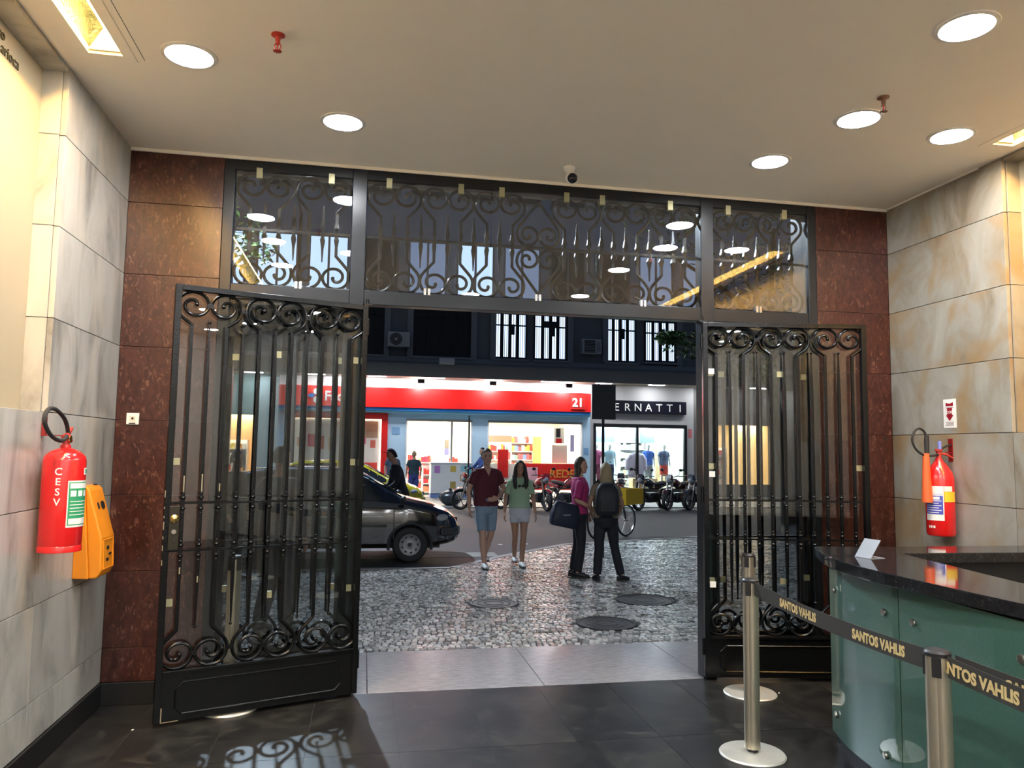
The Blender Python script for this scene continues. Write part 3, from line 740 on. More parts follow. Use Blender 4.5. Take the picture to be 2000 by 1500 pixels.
MB().tube([(0, 0, .61), (.05, -.02, .60), (.10, -.02, .575)], [.010, .008, .006], 8).build('handle', vm, t, True)
MB().box(-.022, .0, -.03, -.02, .64, .70).build('inspection_tag', pb('blue_tag', (.2, .25, .7), .4), t)
hp = catmull([(-.01, -.01, .60), (-.07, -.015, .59), (-.13, -.02, .59), (-.20, -.02, .63), (-.235, -.02, .70), (-.215, -.02, .765), (-.175, -.02, .79), (-.135, -.02, .77), (-.115, -.02, .73)], 6)
MB().tube(hp, .0085, 8).build('hose', m_rubber, t, True)
MB().lathe([(0, .605), (.017, .605), (.018, .70), (.014, .745), (0, .745)], n=14).build('horn_grip', m_rubber, t, True, loc=(-.115, -.02, 0))
MB().lathe([(.03, .25), (.037, .25), (.037, .262), (.022, .607), (.0, .607), (0, .6), (.018, .6), (.031, .27)], n=18).build('horn', pb('orange_horn', (.72, .12, .03), .45), t, True, loc=(-.125, -.02, 0))
MB().box(.10, .107, -.02, .02, .55, .72).box(.06, .105, -.005, .005, .61, .62).build('bracket', MATS['dark_red_bracket'], t)
# arrow sign on the right wall
t = thing('arrow_sign', 'small white sign with red down arrow above the right extinguisher', 'sign', (XR, -.642, 1.935))
MB().box(-.003, 0, -.062, .062, 0, .215).build('plate', m_lab_w, t)
m_ar = pb('dark_red_print', (.28, .008, .02), .45)
def sg(poly, name='arrow', m=None, d=-.0042): MB().prism(poly, d, -.0029, lambda a, b, dd: (dd, -a, b)).build(name, m or m_ar, t)
sg([(-.036, .19), (0, .18), (.036, .19), (.036, .163), (-.036, .163)], 'arrow_tail')
sg([(-.025, .148), (.025, .148), (.025, .095), (-.025, .095)], 'arrow')
sg([(-.038, .095), (.038, .095), (0, .052)], 'arrow_head')
sg([(-.04, .152), (.04, .152), (.04, .149), (-.04, .149)], 'line')
for z, w in ((.04, .04), (.028, .036), (.018, .04)): sg([(-w, z), (w, z), (w, z + .005), (-w, z + .005)], 'print_line', pb('grey_print', (.3, .22, .2), .5))
put_text('lettering', text_mesh('CO2', .028, m_lab_w, .0004, bold=.0006, align='CENTER'), t, (0, -1, 0), (0, 0, 1), (-.0048, 0, .108))
# orange wedge shaped box on the left wall
m_or = pb('orange_plastic', (.78, .26, .01), .38, coat=.2, noise=.05)
t = thing('orange_wall_box', 'orange plastic wedge shaped box hanging on the left wall beside the extinguisher', 'box', (XL, -.51, .925))
MB().prism([(0, .0), (.09, -.004), (.042, .535), (.0, .548)], -.125, .12, lambda a, b, d: (a, d, b)).build('back_part', m_or, t, bevel=.006)
bd = MB().prism([(.088, -.004), (.135, -.0), (.158, .045), (.15, .235), (.066, .525), (.042, .545)], -.118, .118, lambda a, b, d: (a, d, b)).build('cover', m_or, t, bevel=.01)
nx = Vector((.15 - .066, 0, .235 - .525)).normalized(); up = -nx; face = Vector((up.z, 0, -up.x))
def on_face(name, u, v, ru, rv, m, lower=False):
    if lower: base = Vector((.154, 0, .14)); uu = Vector((0, 1, 0)); vv = Vector((-.008, 0, .19)).normalized()
    else: base = Vector((.108, 0, .38)); uu = Vector((0, 1, 0)); vv = up
    nn = uu.cross(vv); c = base + uu * u + vv * v
    b = MB(); b.loft([b.ring(c - nn * .002, uu * ru, vv * rv, 14), b.ring(c + nn * .0045, uu * ru, vv * rv, 14)]); b.build(name, m, bd)
on_face('round_hole', .035, .045, .032, .026, m_black); on_face('slot', -.04, .045, .012, .022, m_black)
on_face('slot', -.01, .03, .02, .012, m_black, True); on_face('slot', .03, -.01, .025, .008, m_black, True); on_face('slot', -.02, -.04, .02, .010, m_black, True)
MB().tube([(.16, -.09, .05), (.152, -.09, .22), (.152, .09, .22), (.16, .09, .05)], .003, 6, closed=True).build('raised_rib', m_or, bd)
MB().cyl((.05, .03, .545), (.05, .03, .552), .012, n=10).build('top_hole', m_black, t)
# ================================================================== OUTSIDE: GROUND
th = sempty('threshold', 'grey granite slabs of the doorstep outside the gates')
for x0, x1 in ((-1.04, .075), (.08, 1.36), (1.365, 2.62), (2.625, 3.642)):
    MB().box(x0, x1, .003, 1.105, -.08, 0).build('granite_slab', m_slab, th, bevel=.002)
KERB = [(-12, 5.73), (1.31, 5.75), (2.24, 6.88), (3.71, 8.35), (6.85, 9.42), (22, 9.75)]
def kerb_y(x):
    for (a, b), (c, d) in zip(KERB[:-1], KERB[1:]):
        if a <= x <= c: return b + (d - b) * (x - a) / (c - a)
    return 5.7
def stones_mat():
    m, n, b = nt('limestone_cobbles'); L = n.links
    g = n.nodes.new('ShaderNodeNewGeometry'); oi = n.nodes.new('ShaderNodeObjectInfo')
    ad = n.nodes.new('ShaderNodeMath'); ad.operation = 'ADD'; L.new(g.outputs['Random Per Island'], ad.inputs[0]); L.new(oi.outputs['Random'], ad.inputs[1])
    fr = n.nodes.new('ShaderNodeMath'); fr.operation = 'FRACT'; L.new(ad.outputs[0], fr.inputs[0])
    r = ramp(n, [(0, (.07, .07, .068)), (.15, (.17, .17, .165)), (.5, (.31, .31, .30)), (1, (.50, .495, .48))]); L.new(fr.outputs[0], r.inputs['Fac'])
    L.new(r.outputs[0], b.inputs['Base Color']); b.inputs['Roughness'].default_value = .2; b.inputs['Specular IOR Level'].default_value = .6
    tc = n.nodes.new('ShaderNodeTexCoord'); nz = n.nodes.new('ShaderNodeTexNoise'); nz.inputs['Scale'].default_value = 35
    L.new(tc.outputs['Object'], nz.inputs['Vector']); bp = n.nodes.new('ShaderNodeBump'); bp.inputs['Strength'].default_value = .25; bp.inputs['Distance'].default_value = .01
    L.new(nz.outputs['Fac'], bp.inputs['Height']); L.new(bp.outputs[0], b.inputs['Normal'])
    return m
m_cob = stones_mat()
sw = sempty('sidewalk', 'mosaic sidewalk of small pale limestone cobbles')
m_mortar = pb('dark_joint_sand', (.016, .016, .015), .9, noise=.2)
bed = MB()
ks = [(-12, 5.73), (1.31, 5.75), (2.24, 6.88), (3.71, 8.35), (6.85, 9.42), (22, 9.75)]
for (a, b_), (c, d) in zip(ks[:-1], ks[1:]): bed.prism([(a, .38), (c, .38), (c, d), (a, b_)], -.12, -.014, lambda x, y, z: (x, y, z))
bed.build('sand_bed', m_mortar, sw)
HOLES = [(2.46, 1.93, .30), (3.30, 3.05, .34), (1.50, 3.06, .27)]
near, far = [], []
y = 1.11; row = 0
while y < 9.8:
    pitch = .056 if y < 6 else .075
    x = -2.2 + RND.uniform(0, .05)
    wob = RND.uniform(-.004, .004)
    while x < 8.2:
        wd = pitch * RND.uniform(.85, 1.25)
        cx, cy = x + wd / 2, y + pitch / 2 + .02 * math.sin(x * 2.1 + row) + wob
        if cy + pitch * .6 < kerb_y(cx) - .12 and not any((cx - hx) ** 2 + (cy - hy) ** 2 < (hr + .035) ** 2 for hx, hy, hr in HOLES):
            hx, hy = wd / 2 - RND.uniform(.002, .005), pitch / 2 - RND.uniform(.002, .005)
            if y > 6 or x < -1.2 or x > 5.5: pass
            q = []
            rz = RND.uniform(-.25, .25); c_, s_ = math.cos(rz), math.sin(rz)
            for sx, sy in ((-1, -1), (1, -1), (1, 1), (-1, 1)):
                dx, dy = sx * hx * RND.uniform(.86, 1), sy * hy * RND.uniform(.86, 1)
                q.append((dx * c_ - dy * s_, dx * s_ + dy * c_))
            zt = RND.uniform(-.004, .001); tl = RND.uniform(-.05, .05), RND.uniform(-.05, .05)
            vs = [(a * 1.0, b_ * 1.0, -.016) for a, b_ in q] + [(a * .86, b_ * .86, zt + a * tl[0] + b_ * tl[1]) for a, b_ in q]
            st = (cx, cy, vs)
            (near if (y < 1.6 and -.05 < cx < 2.65) else far).append(st)
        x += wd
    y += pitch; row += 1
near.sort(key=lambda s: s[1]); far += near[300:]; near = near[:300]
FQ = [(4, 5, 6, 7), (0, 1, 5, 4), (1, 2, 6, 5), (2, 3, 7, 6), (3, 0, 4, 7)]
for cx, cy, vs in near: MB().add(vs, FQ).build('cobble', m_cob, sw, loc=(cx, cy, 0))
b = MB()
for cx, cy, vs in far: b.add([(p[0] + cx, p[1] + cy, p[2]) for p in vs], FQ)
o = b.build('cobble_field', m_cob, sw); o['kind'] = 'stuff'
m_cast = pb('worn_cast_iron', (.055, .055, .055), .5, metal=.5, noise=.3, nscale=15, bump=.3, bscale=40)
for i, (hx, hy, hr) in enumerate(HOLES):
    lab = ['dark round manhole cover nearest the doorstep', 'dark round manhole cover on the right part of the mosaic sidewalk', 'pale ringed round manhole cover on the left part of the mosaic sidewalk'][i]
    t = thing('manhole_cover', lab, 'manhole', (hx, hy, -.016), 0, 'manhole covers in the sidewalk')
    b = MB().lathe([(0, 0), (hr - .03, 0), (hr - .03, .012), (0, .012)], n=40)
    b.build('lid', m_cast if i < 2 else pb('pale_cast_lid', (.14, .14, .135), .4, noise=.3, bump=.4, bscale=60), t)
    for rr in (hr * .35, hr * .65):
        MB().lathe([(rr, .011), (rr, .015), (rr + .018, .015), (rr + .018, .011)], n=36).build('raised_ring', m_cast, t)
    MB().lathe([(hr - .025, 0), (hr - .025, .016), (hr, .016), (hr, 0)], n=40).build('rim', m_cast if i < 2 else MATS['pale_cast_lid'], t)
kb = sempty('kerb', 'pale granite kerb stones along the sidewalk edge')
m_kerb = stone('kerb_granite', [(.3, (.18, .175, .17)), (.7, (.32, .31, .30))], nscale=25, dist=.3, rough=.5)
for (a, b_), (c, d) in zip(KERB[:-1], KERB[1:]):
    p, q = Vector((a, b_, 0)), Vector((c, d, 0)); L_ = (q - p).length; n_ = max(1, int(L_ / .9)); dv = (q - p) / n_; ang = math.atan2(dv.y, dv.x)
    me = MB().box(0, dv.length - .006, -.12, 0, -.1, .002).mesh('kerb_stone', m_kerb)
    for i in range(n_):
        s0 = p + dv * i
        if -7 < s0.x < 14: inst('kerb_stone', me, kb, s0, (0, 0, ang))
m_asph = stone('asphalt', [(.3, (.016, .016, .017)), (.6, (.030, .030, .031)), (.85, (.055, .055, .055))], nscale=40, dist=.2, rough=.6, bump=.25)
rd = MB()
rd.box(-30, 40, 5.0, 17.5, -.14, -.03)
struct('road', rd, m_asph, 'dark asphalt street')
struct('gutter', MB().box(-12, 2.25, 6.95, 7.5, -.035, -.026), pb('pale_concrete', (.22, .215, .19), .7, noise=.2, bump=.2), 'pale concrete gutter strip on the street')
struct('far_sidewalk', MB().box(-30, 40, 17.5, 27.5, -.14, .0), pb('far_pavement', (.20, .20, .195), .45, noise=.25, nscale=6, bump=.2), 'grey sidewalk across the street')
struct('far_kerb', MB().box(-30, 40, 17.38, 17.5, -.14, .004), m_kerb, 'kerb across the street')
# small pale litter on the road
for i, (px, py) in enumerate(((2.9, 8.1), (3.0, 7.6), (3.35, 7.9), (2.4, 7.4), (4.0, 9.2))):
    MB().box(-.05, .05, -.03, .03, -.03, -.022).build('leaf_litter', pb('pale_litter', (.4, .38, .34), .8), rd_o, loc=(px, py, 0)) if False else None

# ================================================================== BUILDING ACROSS THE STREET
FY = 22.5
m_up = pb('grey_facade_paint', (.17, .175, .18), .8, noise=.12, nscale=2)
m_pil = pb('pale_pilaster_paint', (.26, .26, .26), .8, noise=.1)
m_ledge = pb('beige_ledge_concrete', (.30, .28, .23), .8, noise=.15, nscale=3)
m_top = pb('pale_blue_grey_facade', (.42, .47, .55), .8, noise=.2, nscale=1.5)
bu = thing('street_building', 'dark grey building above the shops across the street', 'building', (5, FY, 0))
def bb(name, x0, x1, y0, y1, z0, z1, m, parent=bu, bevel=0): return MB().box(x0 - 5, x1 - 5, y0 - FY, y1 - FY, z0, z1).build(name, m, parent, bevel=bevel)
bb('upper_wall', -14, 30, FY + .0, FY + .3, 4.27, 7.25, m_up)
bb('canopy', -14, 30, FY - 1.2, FY, 4.28, 4.46, m_ledge); bb('canopy_fascia', -14, 30, FY - 1.25, FY - 1.2, 4.26, 4.72, pb('dark_canopy_fascia', (.16, .155, .14), .7, noise=.2))
bb('ledge', -14, 30, FY - .35, FY, 4.72, 4.9, m_up); bb('ledge', -14, 30, FY - .2, FY, 4.9, 5.08, m_pil)
bb('cornice', -14, 30, FY - .4, FY, 7.05, 7.3, m_pil)
bb('second_storey_wall', -14, 30, FY + .05, FY + .3, 7.3, 14, m_top)
for x in (-3.4, .62, 1.45, 3.82, 4.55, 7.55, 8.95, 12.0, 13.0): bb('pilaster', x, x + .22, FY - .12, FY, 5.08, 7.05, m_pil)
m_lit = emit('cool_lit_window', (.55, .72, 1.0), 1.3)
m_dim = pb('dark_shutter', (.02, .021, .026), .6, noise=.3)
m_grill = pb('window_grille_black', (.01, .01, .012), .6)
def up_window(x0, x1, z0, z1, lit, header=False):
    w = bb('window', x0, x1, FY - .02, FY + .02, z0, z1, m_lit if lit else m_dim)
    fr = MB()
    for a, b_, c, d in ((x0 - .06, x0, z0 - .06, z1 + .06), (x1, x1 + .06, z0 - .06, z1 + .06), (x0, x1, z0 - .06, z0), (x0, x1, z1, z1 + .06)):
        MB().box(a - 5, b_ - 5, -.09, -.0, c, d).build('window_frame', m_grill, w)
    n = 4; wd = (x1 - x0) / n
    for i in range(1, n): MB().box(x0 + wd * i - .06 - 5, x0 + wd * i + .06 - 5, -.07, -.021, z0, z1).build('mullion', m_grill, w)
    zz = z1 - .42 if lit else z1 - .3
    MB().box(x0 - 5, x1 - 5, -.07, -.021, zz - .025, zz + .025).build('mullion', m_grill, w)
    if header: MB().box(x0 + wd - 5, x1 - wd - 5, -.075, -.021, zz, zz + .22).build('header_panel', m_grill, w)
    xx = x0 + .06
    while xx < x1: MB().box(xx - .009 - 5, xx + .009 - 5, -.085, -.07, z0, z1).build('grille_bar', m_grill, w); xx += .085
    if lit: MB().box(x1 - wd * 1.9 - 5, x1 - wd * 1.4 - 5, -.09, -.07, z0 + .85, z0 + 1.25).build('latch', m_grill, w)
    MB().box(x0 - .12 - 5, x1 + .12 - 5, -.25, -.0, z0 - .16, z0 - .08).build('sill', m_pil, w)
up_window(4.70, 5.90, 5.22, 6.85, True); up_window(6.28, 7.47, 5.22, 6.85, True, True); up_window(9.10, 10.25, 5.24, 6.85, True); up_window(10.72, 11.90, 5.3, 6.8, True)
up_window(1.7, 3.78, 5.2, 6.9, False); up_window(-.9, .6, 5.2, 6.9, False); up_window(-2.9, -1.4, 5.2, 6.9, False)
m_l2 = emit('added_pale_blue_glow', (.50, .68, 1.0), 1.1); m_l3 = emit('added_dim_blue_glow', (.45, .62, 1.0), .28)  # added window glow standing in for bluish light on the upper facade
for x in (-9.3, -7.5, -5.7, -3.9, -2.1, -.3, 1.5, 3.3, 5.1, 6.9, 8.7, 10.5, 12.3):
    for z in (7.5, 11.2):
        w = bb('window', x, x + 1.3, FY + .0, FY + .06, z, z + 1.9, m_dim if z > 9 or x in (-.3, 6.9, 8.7) else m_l2 if x < -.5 or x == 3.3 else m_l3)
        for a, b_, c, d in ((x - .08, x, z - .08, z + 1.98), (x + 1.3, x + 1.38, z - .08, z + 1.98), (x, x + 1.3, z - .08, z), (x, x + 1.3, z + 1.9, z + 1.98), (x + .61, x + .69, z, z + 1.9)):
            MB().box(a - 5, b_ - 5, -.05, .0, c, d).build('window_frame', m_pil, w)
for x in [-8 + 2.1 * i for i in range(14)]: bb('added_canopy_light', x - .3, x + .3, FY - .78, FY - .62, 4.27, 4.281, emit('added_canopy_led', (.95, .97, 1.0), 70))  # glowing panels added under the canopy to brighten the shop walls
# air conditioners, box light
m_ac = pb('ac_casing', (.42, .42, .40), .5, noise=.1)
t = thing('air_conditioner', 'outdoor air conditioner unit with round fan on the dark facade', 'air conditioner', (1.13, FY - .42, 5.38), 0)
MB().box(-.4, .4, -.16, .16, 0, .55).build('casing', m_ac, t, bevel=.02)
MB().lathe([(0, 0), (.22, 0), (.22, .012), (0, .012)], n=28, M=Matrix.Rotation(PI / 2, 3, 'X')).build('fan_opening', m_black, t, loc=(-.1, -.16, .28))
for rr in (.06, .12, .18, .225): MB().tube([(-.1 + rr * math.cos(a * PI / 10), -.178, .28 + rr * math.sin(a * PI / 10)) for a in range(20)], .006, 5, closed=True).build('fan_guard', m_ac, t)
MB().lathe([(0, 0), (.05, 0), (.05, .02), (0, .02)], n=16, M=Matrix.Rotation(PI / 2, 3, 'X')).build('fan_hub', m_ac, t, loc=(-.1, -.172, .28))
for s in (-.3, .3): MB().box(s - .02, s + .02, -.2, .3, -.06, 0).box(s - .02, s + .02, .26, .3, -.35, 0).build('bracket', m_black, t)
t = thing('air_conditioner', 'boxy window air conditioner between the lit upper windows', 'air conditioner', (8.42, FY - .22, 5.41), 0)
MB().box(-.38, .38, -.22, .22, 0, .58).build('casing', m_ac, t, bevel=.015)
MB().box(-.30, .12, -.235, -.22, .06, .52).build('grille', m_black, t)
for i in range(7): MB().box(-.30, .12, -.245, -.235, .09 + i * .06, .105 + i * .06).build('louvre', m_ac, t)
MB().box(.17, .33, -.228, -.22, .1, .48).build('control_panel', pb('grey_panel', (.25, .25, .25), .5), t)
t = thing('box_light', 'pale box shaped floodlight on the canopy across the street', 'light', (2.8, FY - 1.35, 4.72))
MB().box(-.27, .27, -.09, .12, 0, .22).build('housing', m_ac, t, bevel=.02); MB().box(-.22, .22, -.094, -.09, .03, .19).build('front_glass', pb('grey_lens', (.4, .42, .44), .2), t); MB().box(-.04, .04, .1, .18, -.0, .06).build('bracket', m_black, t)

# ================================================================== SHOPS
m_int = pb('shop_interior_cream', (.78, .72, .60), .6, noise=.05)
m_blue = pb('pale_blue_panel', (.48, .68, .84), .35, noise=.03)
m_signred = pb('sign_red', (.72, .012, .010), .4, noise=.03)
m_signblue = pb('sign_blue', (.02, .18, .55), .4)
m_signcyan = pb('sign_cyan', (.25, .62, .78), .4)
m_signwhite = pb('sign_white', (.82, .82, .80), .4)
m_sp = emit('shop_ceiling_panel', (1.0, .90, .74), SHOP_LIGHT)
m_spc = emit('cool_shop_ceiling_panel', (.78, .92, 1.0), SHOP_LIGHT)
m_pane = glass('shop_window_glass', .03)
def products_mat(name, stops):
    m, n, b = nt(name); g = n.nodes.new('ShaderNodeNewGeometry')
    r = ramp(n, stops); r.color_ramp.interpolation = 'CONSTANT'
    n.links.new(g.outputs['Random Per Island'], r.inputs['Fac']); n.links.new(r.outputs[0], b.inputs['Base Color']); b.inputs['Roughness'].default_value = .4
    return m
m_prod = products_mat('packet_colours', [(0, (.65, .05, .04)), (.2, (.75, .70, .62)), (.38, (.75, .30, .05)), (.5, (.12, .22, .6)), (.62, (.8, .62, .12)), (.74, (.75, .68, .6)), (.86, (.6, .10, .12)), (.95, (.15, .45, .3))])
m_redprod = products_mat('red_packet_colours', [(0, (.70, .04, .03)), (.45, (.75, .25, .12)), (.65, (.75, .6, .5)), (.8, (.6, .02, .05))])
def shop(label, x0, x1, z1, wallm, openings, roomw, lightm, depth=4.5, cat='shop front'):
    """street wall with openings (x0,x1,z0,z1) and a lit room behind it"""
    t = thing('shop_front', label, cat, ((x0 + x1) / 2, FY, 0), 0)
    cx = (x0 + x1) / 2
    xs = sorted({x0, x1} | {o[0] for o in openings} | {o[1] for o in openings})
    for a, b_ in zip(xs[:-1], xs[1:]):
        m = (a + b_) / 2; op = [o for o in openings if o[0] <= m <= o[1]]
        if not op: MB().box(a - cx, b_ - cx, 0, .2, 0, z1).build('wall_panel', wallm, t)
        else:
            o_ = op[0]
            if o_[2] > .01: MB().box(a - cx, b_ - cx, 0, .2, 0, o_[2]).build('wall_panel', wallm, t)
            MB().box(a - cx, b_ - cx, 0, .2, o_[3], z1).build('wall_panel', wallm, t)
    MB().box(x0 - cx, x1 - cx, depth, depth + .1, 0, 3.1).build('back_wall', roomw, t)
    MB().box(x0 - cx, x0 - cx + .08, .2, depth, 0, 3.1).build('side_wall', roomw, t); MB().box(x1 - cx - .08, x1 - cx, .2, depth, 0, 3.1).build('side_wall', roomw, t)
    MB().box(x0 - cx, x1 - cx, .2, depth, 3.0, 3.1).build('inner_ceiling', roomw, t); MB().box(x0 - cx, x1 - cx, .2, depth, .0, .012).build('inner_floor', pb('pale_shop_tiles', (.6, .58, .54), .3), t)
    n = max(2, int((x1 - x0) / 2.2))
    for i in range(n):
        xm = x0 + (i + .5) * (x1 - x0) / n - cx
        for yy in (1.0, 2.9): MB().box(xm - .55, xm + .55, yy - .3, yy + .3, 2.98, 2.999).build('light_panel', lightm, t)
    return t, cx
sh, scx = shop('brightly lit shop front with red sign and pale blue wall across the street', -2.99, 8.5, 3.04, m_blue, [(-2.54, .66, .25, 2.83), (1.55, 3.89, 0.0, 2.78), (4.57, 8.13, 0.0, 2.77)], m_int, m_sp)
def part(name, x0, x1, y0, y1, z0, z1, m, par=None, c=None, bevel=0): return MB().box(x0 - (scx if c is None else c), x1 - (scx if c is None else c), y0, y1, z0, z1).build(name, m, par or sh, bevel=bevel)
part('white_band', -2.99, 8.5, -.10, .2, 3.92, 4.27, m_signwhite)
sr = part('red_sign', -2.97, 8.43, -.30, .2, 3.20, 3.92, m_signred, bevel=.01)
part('blue_stripe', -2.97, 8.43, -.26, .2, 3.10, 3.20, m_signblue); part('cyan_stripe', -2.97, 8.43, -.22, .2, 3.03, 3.10, m_signcyan)
put_text('lettering', text_mesh('Fach', .48, m_signwhite, .01, bold=.012), sr, (1, 0, 0), (0, 0, 1), (-1.42 - scx, -.315, 3.40))
for a in range(4):
    MB().prism([(0, .03), (.07, .09), (.07, .2), (0, .27), (-.07, .2), (-.07, .09)], -.33, -.30, lambda x, z, d, a=a: (-1.72 - scx + x * math.cos(a * PI / 2) - z * math.sin(a * PI / 2), d, 3.56 + x * math.sin(a * PI / 2) + z * math.cos(a * PI / 2))).build('logo_petal', m_signblue if a % 2 else m_signwhite, sr)
nb = part('number_box', 7.62, 8.20, -.34, -.30, 3.30, 3.84, pb('number_box_red', (.55, .02, .015), .4), sr)
put_text('lettering', text_mesh('21', .44, m_signwhite, .008, bold=.014, align='CENTER'), sr, (1, 0, 0), (0, 0, 1), (7.9 - scx, -.352, 3.41))
# openings: red frame on the poster window, thin frames on the others
m_alu = pb('grey_aluminium', (.35, .36, .36), .4, metal=.6)
for x0, x1, z0, z1 in ((-2.72, -2.52, .1, 3.0), (.62, .84, .1, 3.0), (-2.52, .62, 2.78, 3.0)): part('red_frame', x0, x1, -.06, .1, z0, z1, m_signred)
for a, b_ in ((1.55, 3.89), (4.57, 8.13)):
    part('frame', a - .05, b_ + .05, -.03, .05, 2.74, 2.83, m_alu); part('frame', a - .05, a, -.03, .05, 0, 2.74, m_signwhite); part('frame', b_, b_ + .05, -.03, .05, 0, 2.74, m_signwhite)
part('glass_pane', 4.57, 8.13, .08, .09, .0, 2.74, m_pane); part('glass_pane', -2.52, .62, .08, .09, .25, 2.78, m_pane)
part('door_mullion', 3.15, 3.22, .0, .08, 0, 2.74, m_alu)
# poster window content: white boards with printed patches
m_board = pb('poster_white', (.80, .76, .68), .5)
part('poster_board', -2.45, .58, .35, .4, .3, 2.75, m_board)
for i in range(16):
    x = -2.35 + (i % 8) * .37; z = .55 + (i // 8) * 1.15 + RND.uniform(-.1, .2); c = [(.65, .1, .05), (.75, .45, .1), (.15, .2, .6), (.6, .35, .2), (.7, .05, .12)][i % 5]
    part('poster_patch', x, x + RND.uniform(.18, .33), .338, .35, z, z + RND.uniform(.25, .6), pb('patch_%d' % (i % 5), c, .5))
part('poster_patch', .0, .5, .33, .35, 2.1, 2.7, pb('patch_brown', (.35, .18, .09), .5)); part('poster_patch', -.3, .5, .33, .35, .35, 1.2, pb('patch_red', (.7, .06, .05), .5))
part('wall_notice', 1.0, 1.28, -.012, 0, 2.25, 2.5, pb('notice_blue', (.2, .38, .6), .5)); part('wall_notice', 8.25, 8.42, -.012, 0, 1.6, 1.85, MATS['notice_blue'])
def shelf(label, x0, x1, y, levels, dep=.4, pm=None, cat='shelf'):
    t = thing('product_shelf', label, cat, ((x0 + x1) / 2, FY + y, 0.012)); hw = (x1 - x0) / 2
    MB().box(-hw, hw, dep / 2 - .03, dep / 2, 0, levels[-1] + .35).build('back_panel', m_signwhite, t)
    for s in (-1, 1): MB().box(s * hw - .02, s * hw + .02, -dep / 2, dep / 2, 0, levels[-1] + .35).build('side_panel', m_signwhite, t)
    b = MB()
    for z in levels:
        MB().box(-hw + .02, hw - .02, -dep / 2, dep / 2 - .03, z, z + .025).build('shelf_board', m_signwhite, t)
        x = -hw + .03
        while x < hw - .12:
            w = RND.uniform(.07, .16); h = RND.uniform(.14, .29); b.box(x, x + w - .008, -dep / 2 + .02, dep / 2 - .06, z + .025, z + .025 + h); x += w
    o = b.build('packets', pm or m_prod, t); o['kind'] = 'stuff'
    return t
shelf('shop shelf of coloured packets behind the doorway, left side', 1.75, 2.75, 3.3, [.1, .45, .8, 1.15], pm=m_redprod)
shelf('shop shelf of red packets standing just inside the doorway', 2.2, 2.62, .75, [.1, .42, .74], pm=m_redprod)
shelf('shop shelf of coloured packets behind the wide window, left part', 4.7, 6.0, 3.2, [.5, .9, 1.3, 1.65])
shelf('shop shelf of coloured packets behind the wide window, middle part', 6.05, 7.3, 3.5, [.5, .9, 1.3, 1.65, 2.0])
shelf('shop shelf of red packets at the right end of the doorway', 3.3, 3.8, 2.2, [.3, .7, 1.1], pm=m_redprod)
part('header_board', 4.6, 6.0, 2.9, 2.96, 2.05, 2.32, pb('brown_header', (.24, .16, .11), .5))
part('partition', 1.9, 2.8, 3.9, 3.98, 1.45, 2.55, pb('beige_partition', (.58, .47, .34), .6)); part('orange_column', 6.9, 7.2, 2.7, 2.95, 1.2, 2.3, pb('orange_panel', (.72, .34, .10), .5))
part('screen', 7.15, 7.75, .6, .66, 1.25, 1.95, pb('pale_screen', (.52, .52, .48), .4)); part('hanging_poster', 7.2, 7.6, .5, .52, 2.02, 2.62, m_board); part('hanging_poster', 7.28, 7.5, .49, .5, 2.02, 2.2, m_signred); part('hanging_poster', 7.28, 7.45, .49, .5, 2.25, 2.58, m_black); part('hanging_poster', 7.82, 7.98, .4, .41, 1.7, 2.35, pb('notice_violet', (.3, .28, .5), .5))
part('poster_stand', 3.05, 3.22, 1.2, 1.22, 1.75, 2.1, pb('patch_taupe', (.3, .26, .2), .5)); part('poster_stand', 3.05, 3.22, 1.2, 1.22, 1.5, 1.75, pb('notice_violet2', (.25, .25, .75), .5))
# low banners in the wide window
part('low_banner', 4.6, 5.9, .2, .24, .02, 1.22, m_board); part('low_banner', 4.95, 5.35, .16, .2, .7, 1.75, m_signred)
rb = part('low_banner', 5.95, 8.1, .2, .24, .25, 1.24, m_signred)
put_text('lettering', text_mesh('REDE ', .42, pb('banner_orange', (.8, .35, .05), .5), .006, bold=.008), rb, (1, 0, 0), (0, 0, 1), (6.95 - scx, .19, .72))
part('banner_patch', 6.0, 6.5, .19, .2, .3, 1.1, pb('patch_pink', (.72, .4, .5), .5))
# white freezer chest at the doorway
t = thing('freezer_chest', 'white chest freezer covered with stickers at the shop doorway', 'freezer', (3.12, FY - .45, .0))
MB().box(-.74, .74, -.35, .35, .16, 1.2).build('cabinet', m_signwhite, t, bevel=.02); MB().box(-.74, .74, -.3, .3, .0, .16).build('plinth', pb('blue_plinth', (.2, .3, .55), .5), t); MB().box(-.76, .76, -.37, .37, 1.2, 1.25).build('lid', pb('lid_grey', (.55, .62, .68), .3), t, bevel=.01)
for x, z, w, h, c in ((-.62, .88, .2, .26, (.55, .25, .6)), (-.05, .92, .2, .22, (.7, .5, .1)), (.32, .95, .2, .2, (.3, .65, .75)), (-.05, .32, .2, .26, (.45, .33, .1)), (.5, .75, .2, .4, (.1, .55, .65)), (.3, .6, .18, .22, (.55, .35, .15))):
    MB().box(x, x + w, -.358, -.35, z, z + h).build('sticker', pb('sticker_%d' % int(c[0] * 1000 + c[2] * 10), c, .5), t)
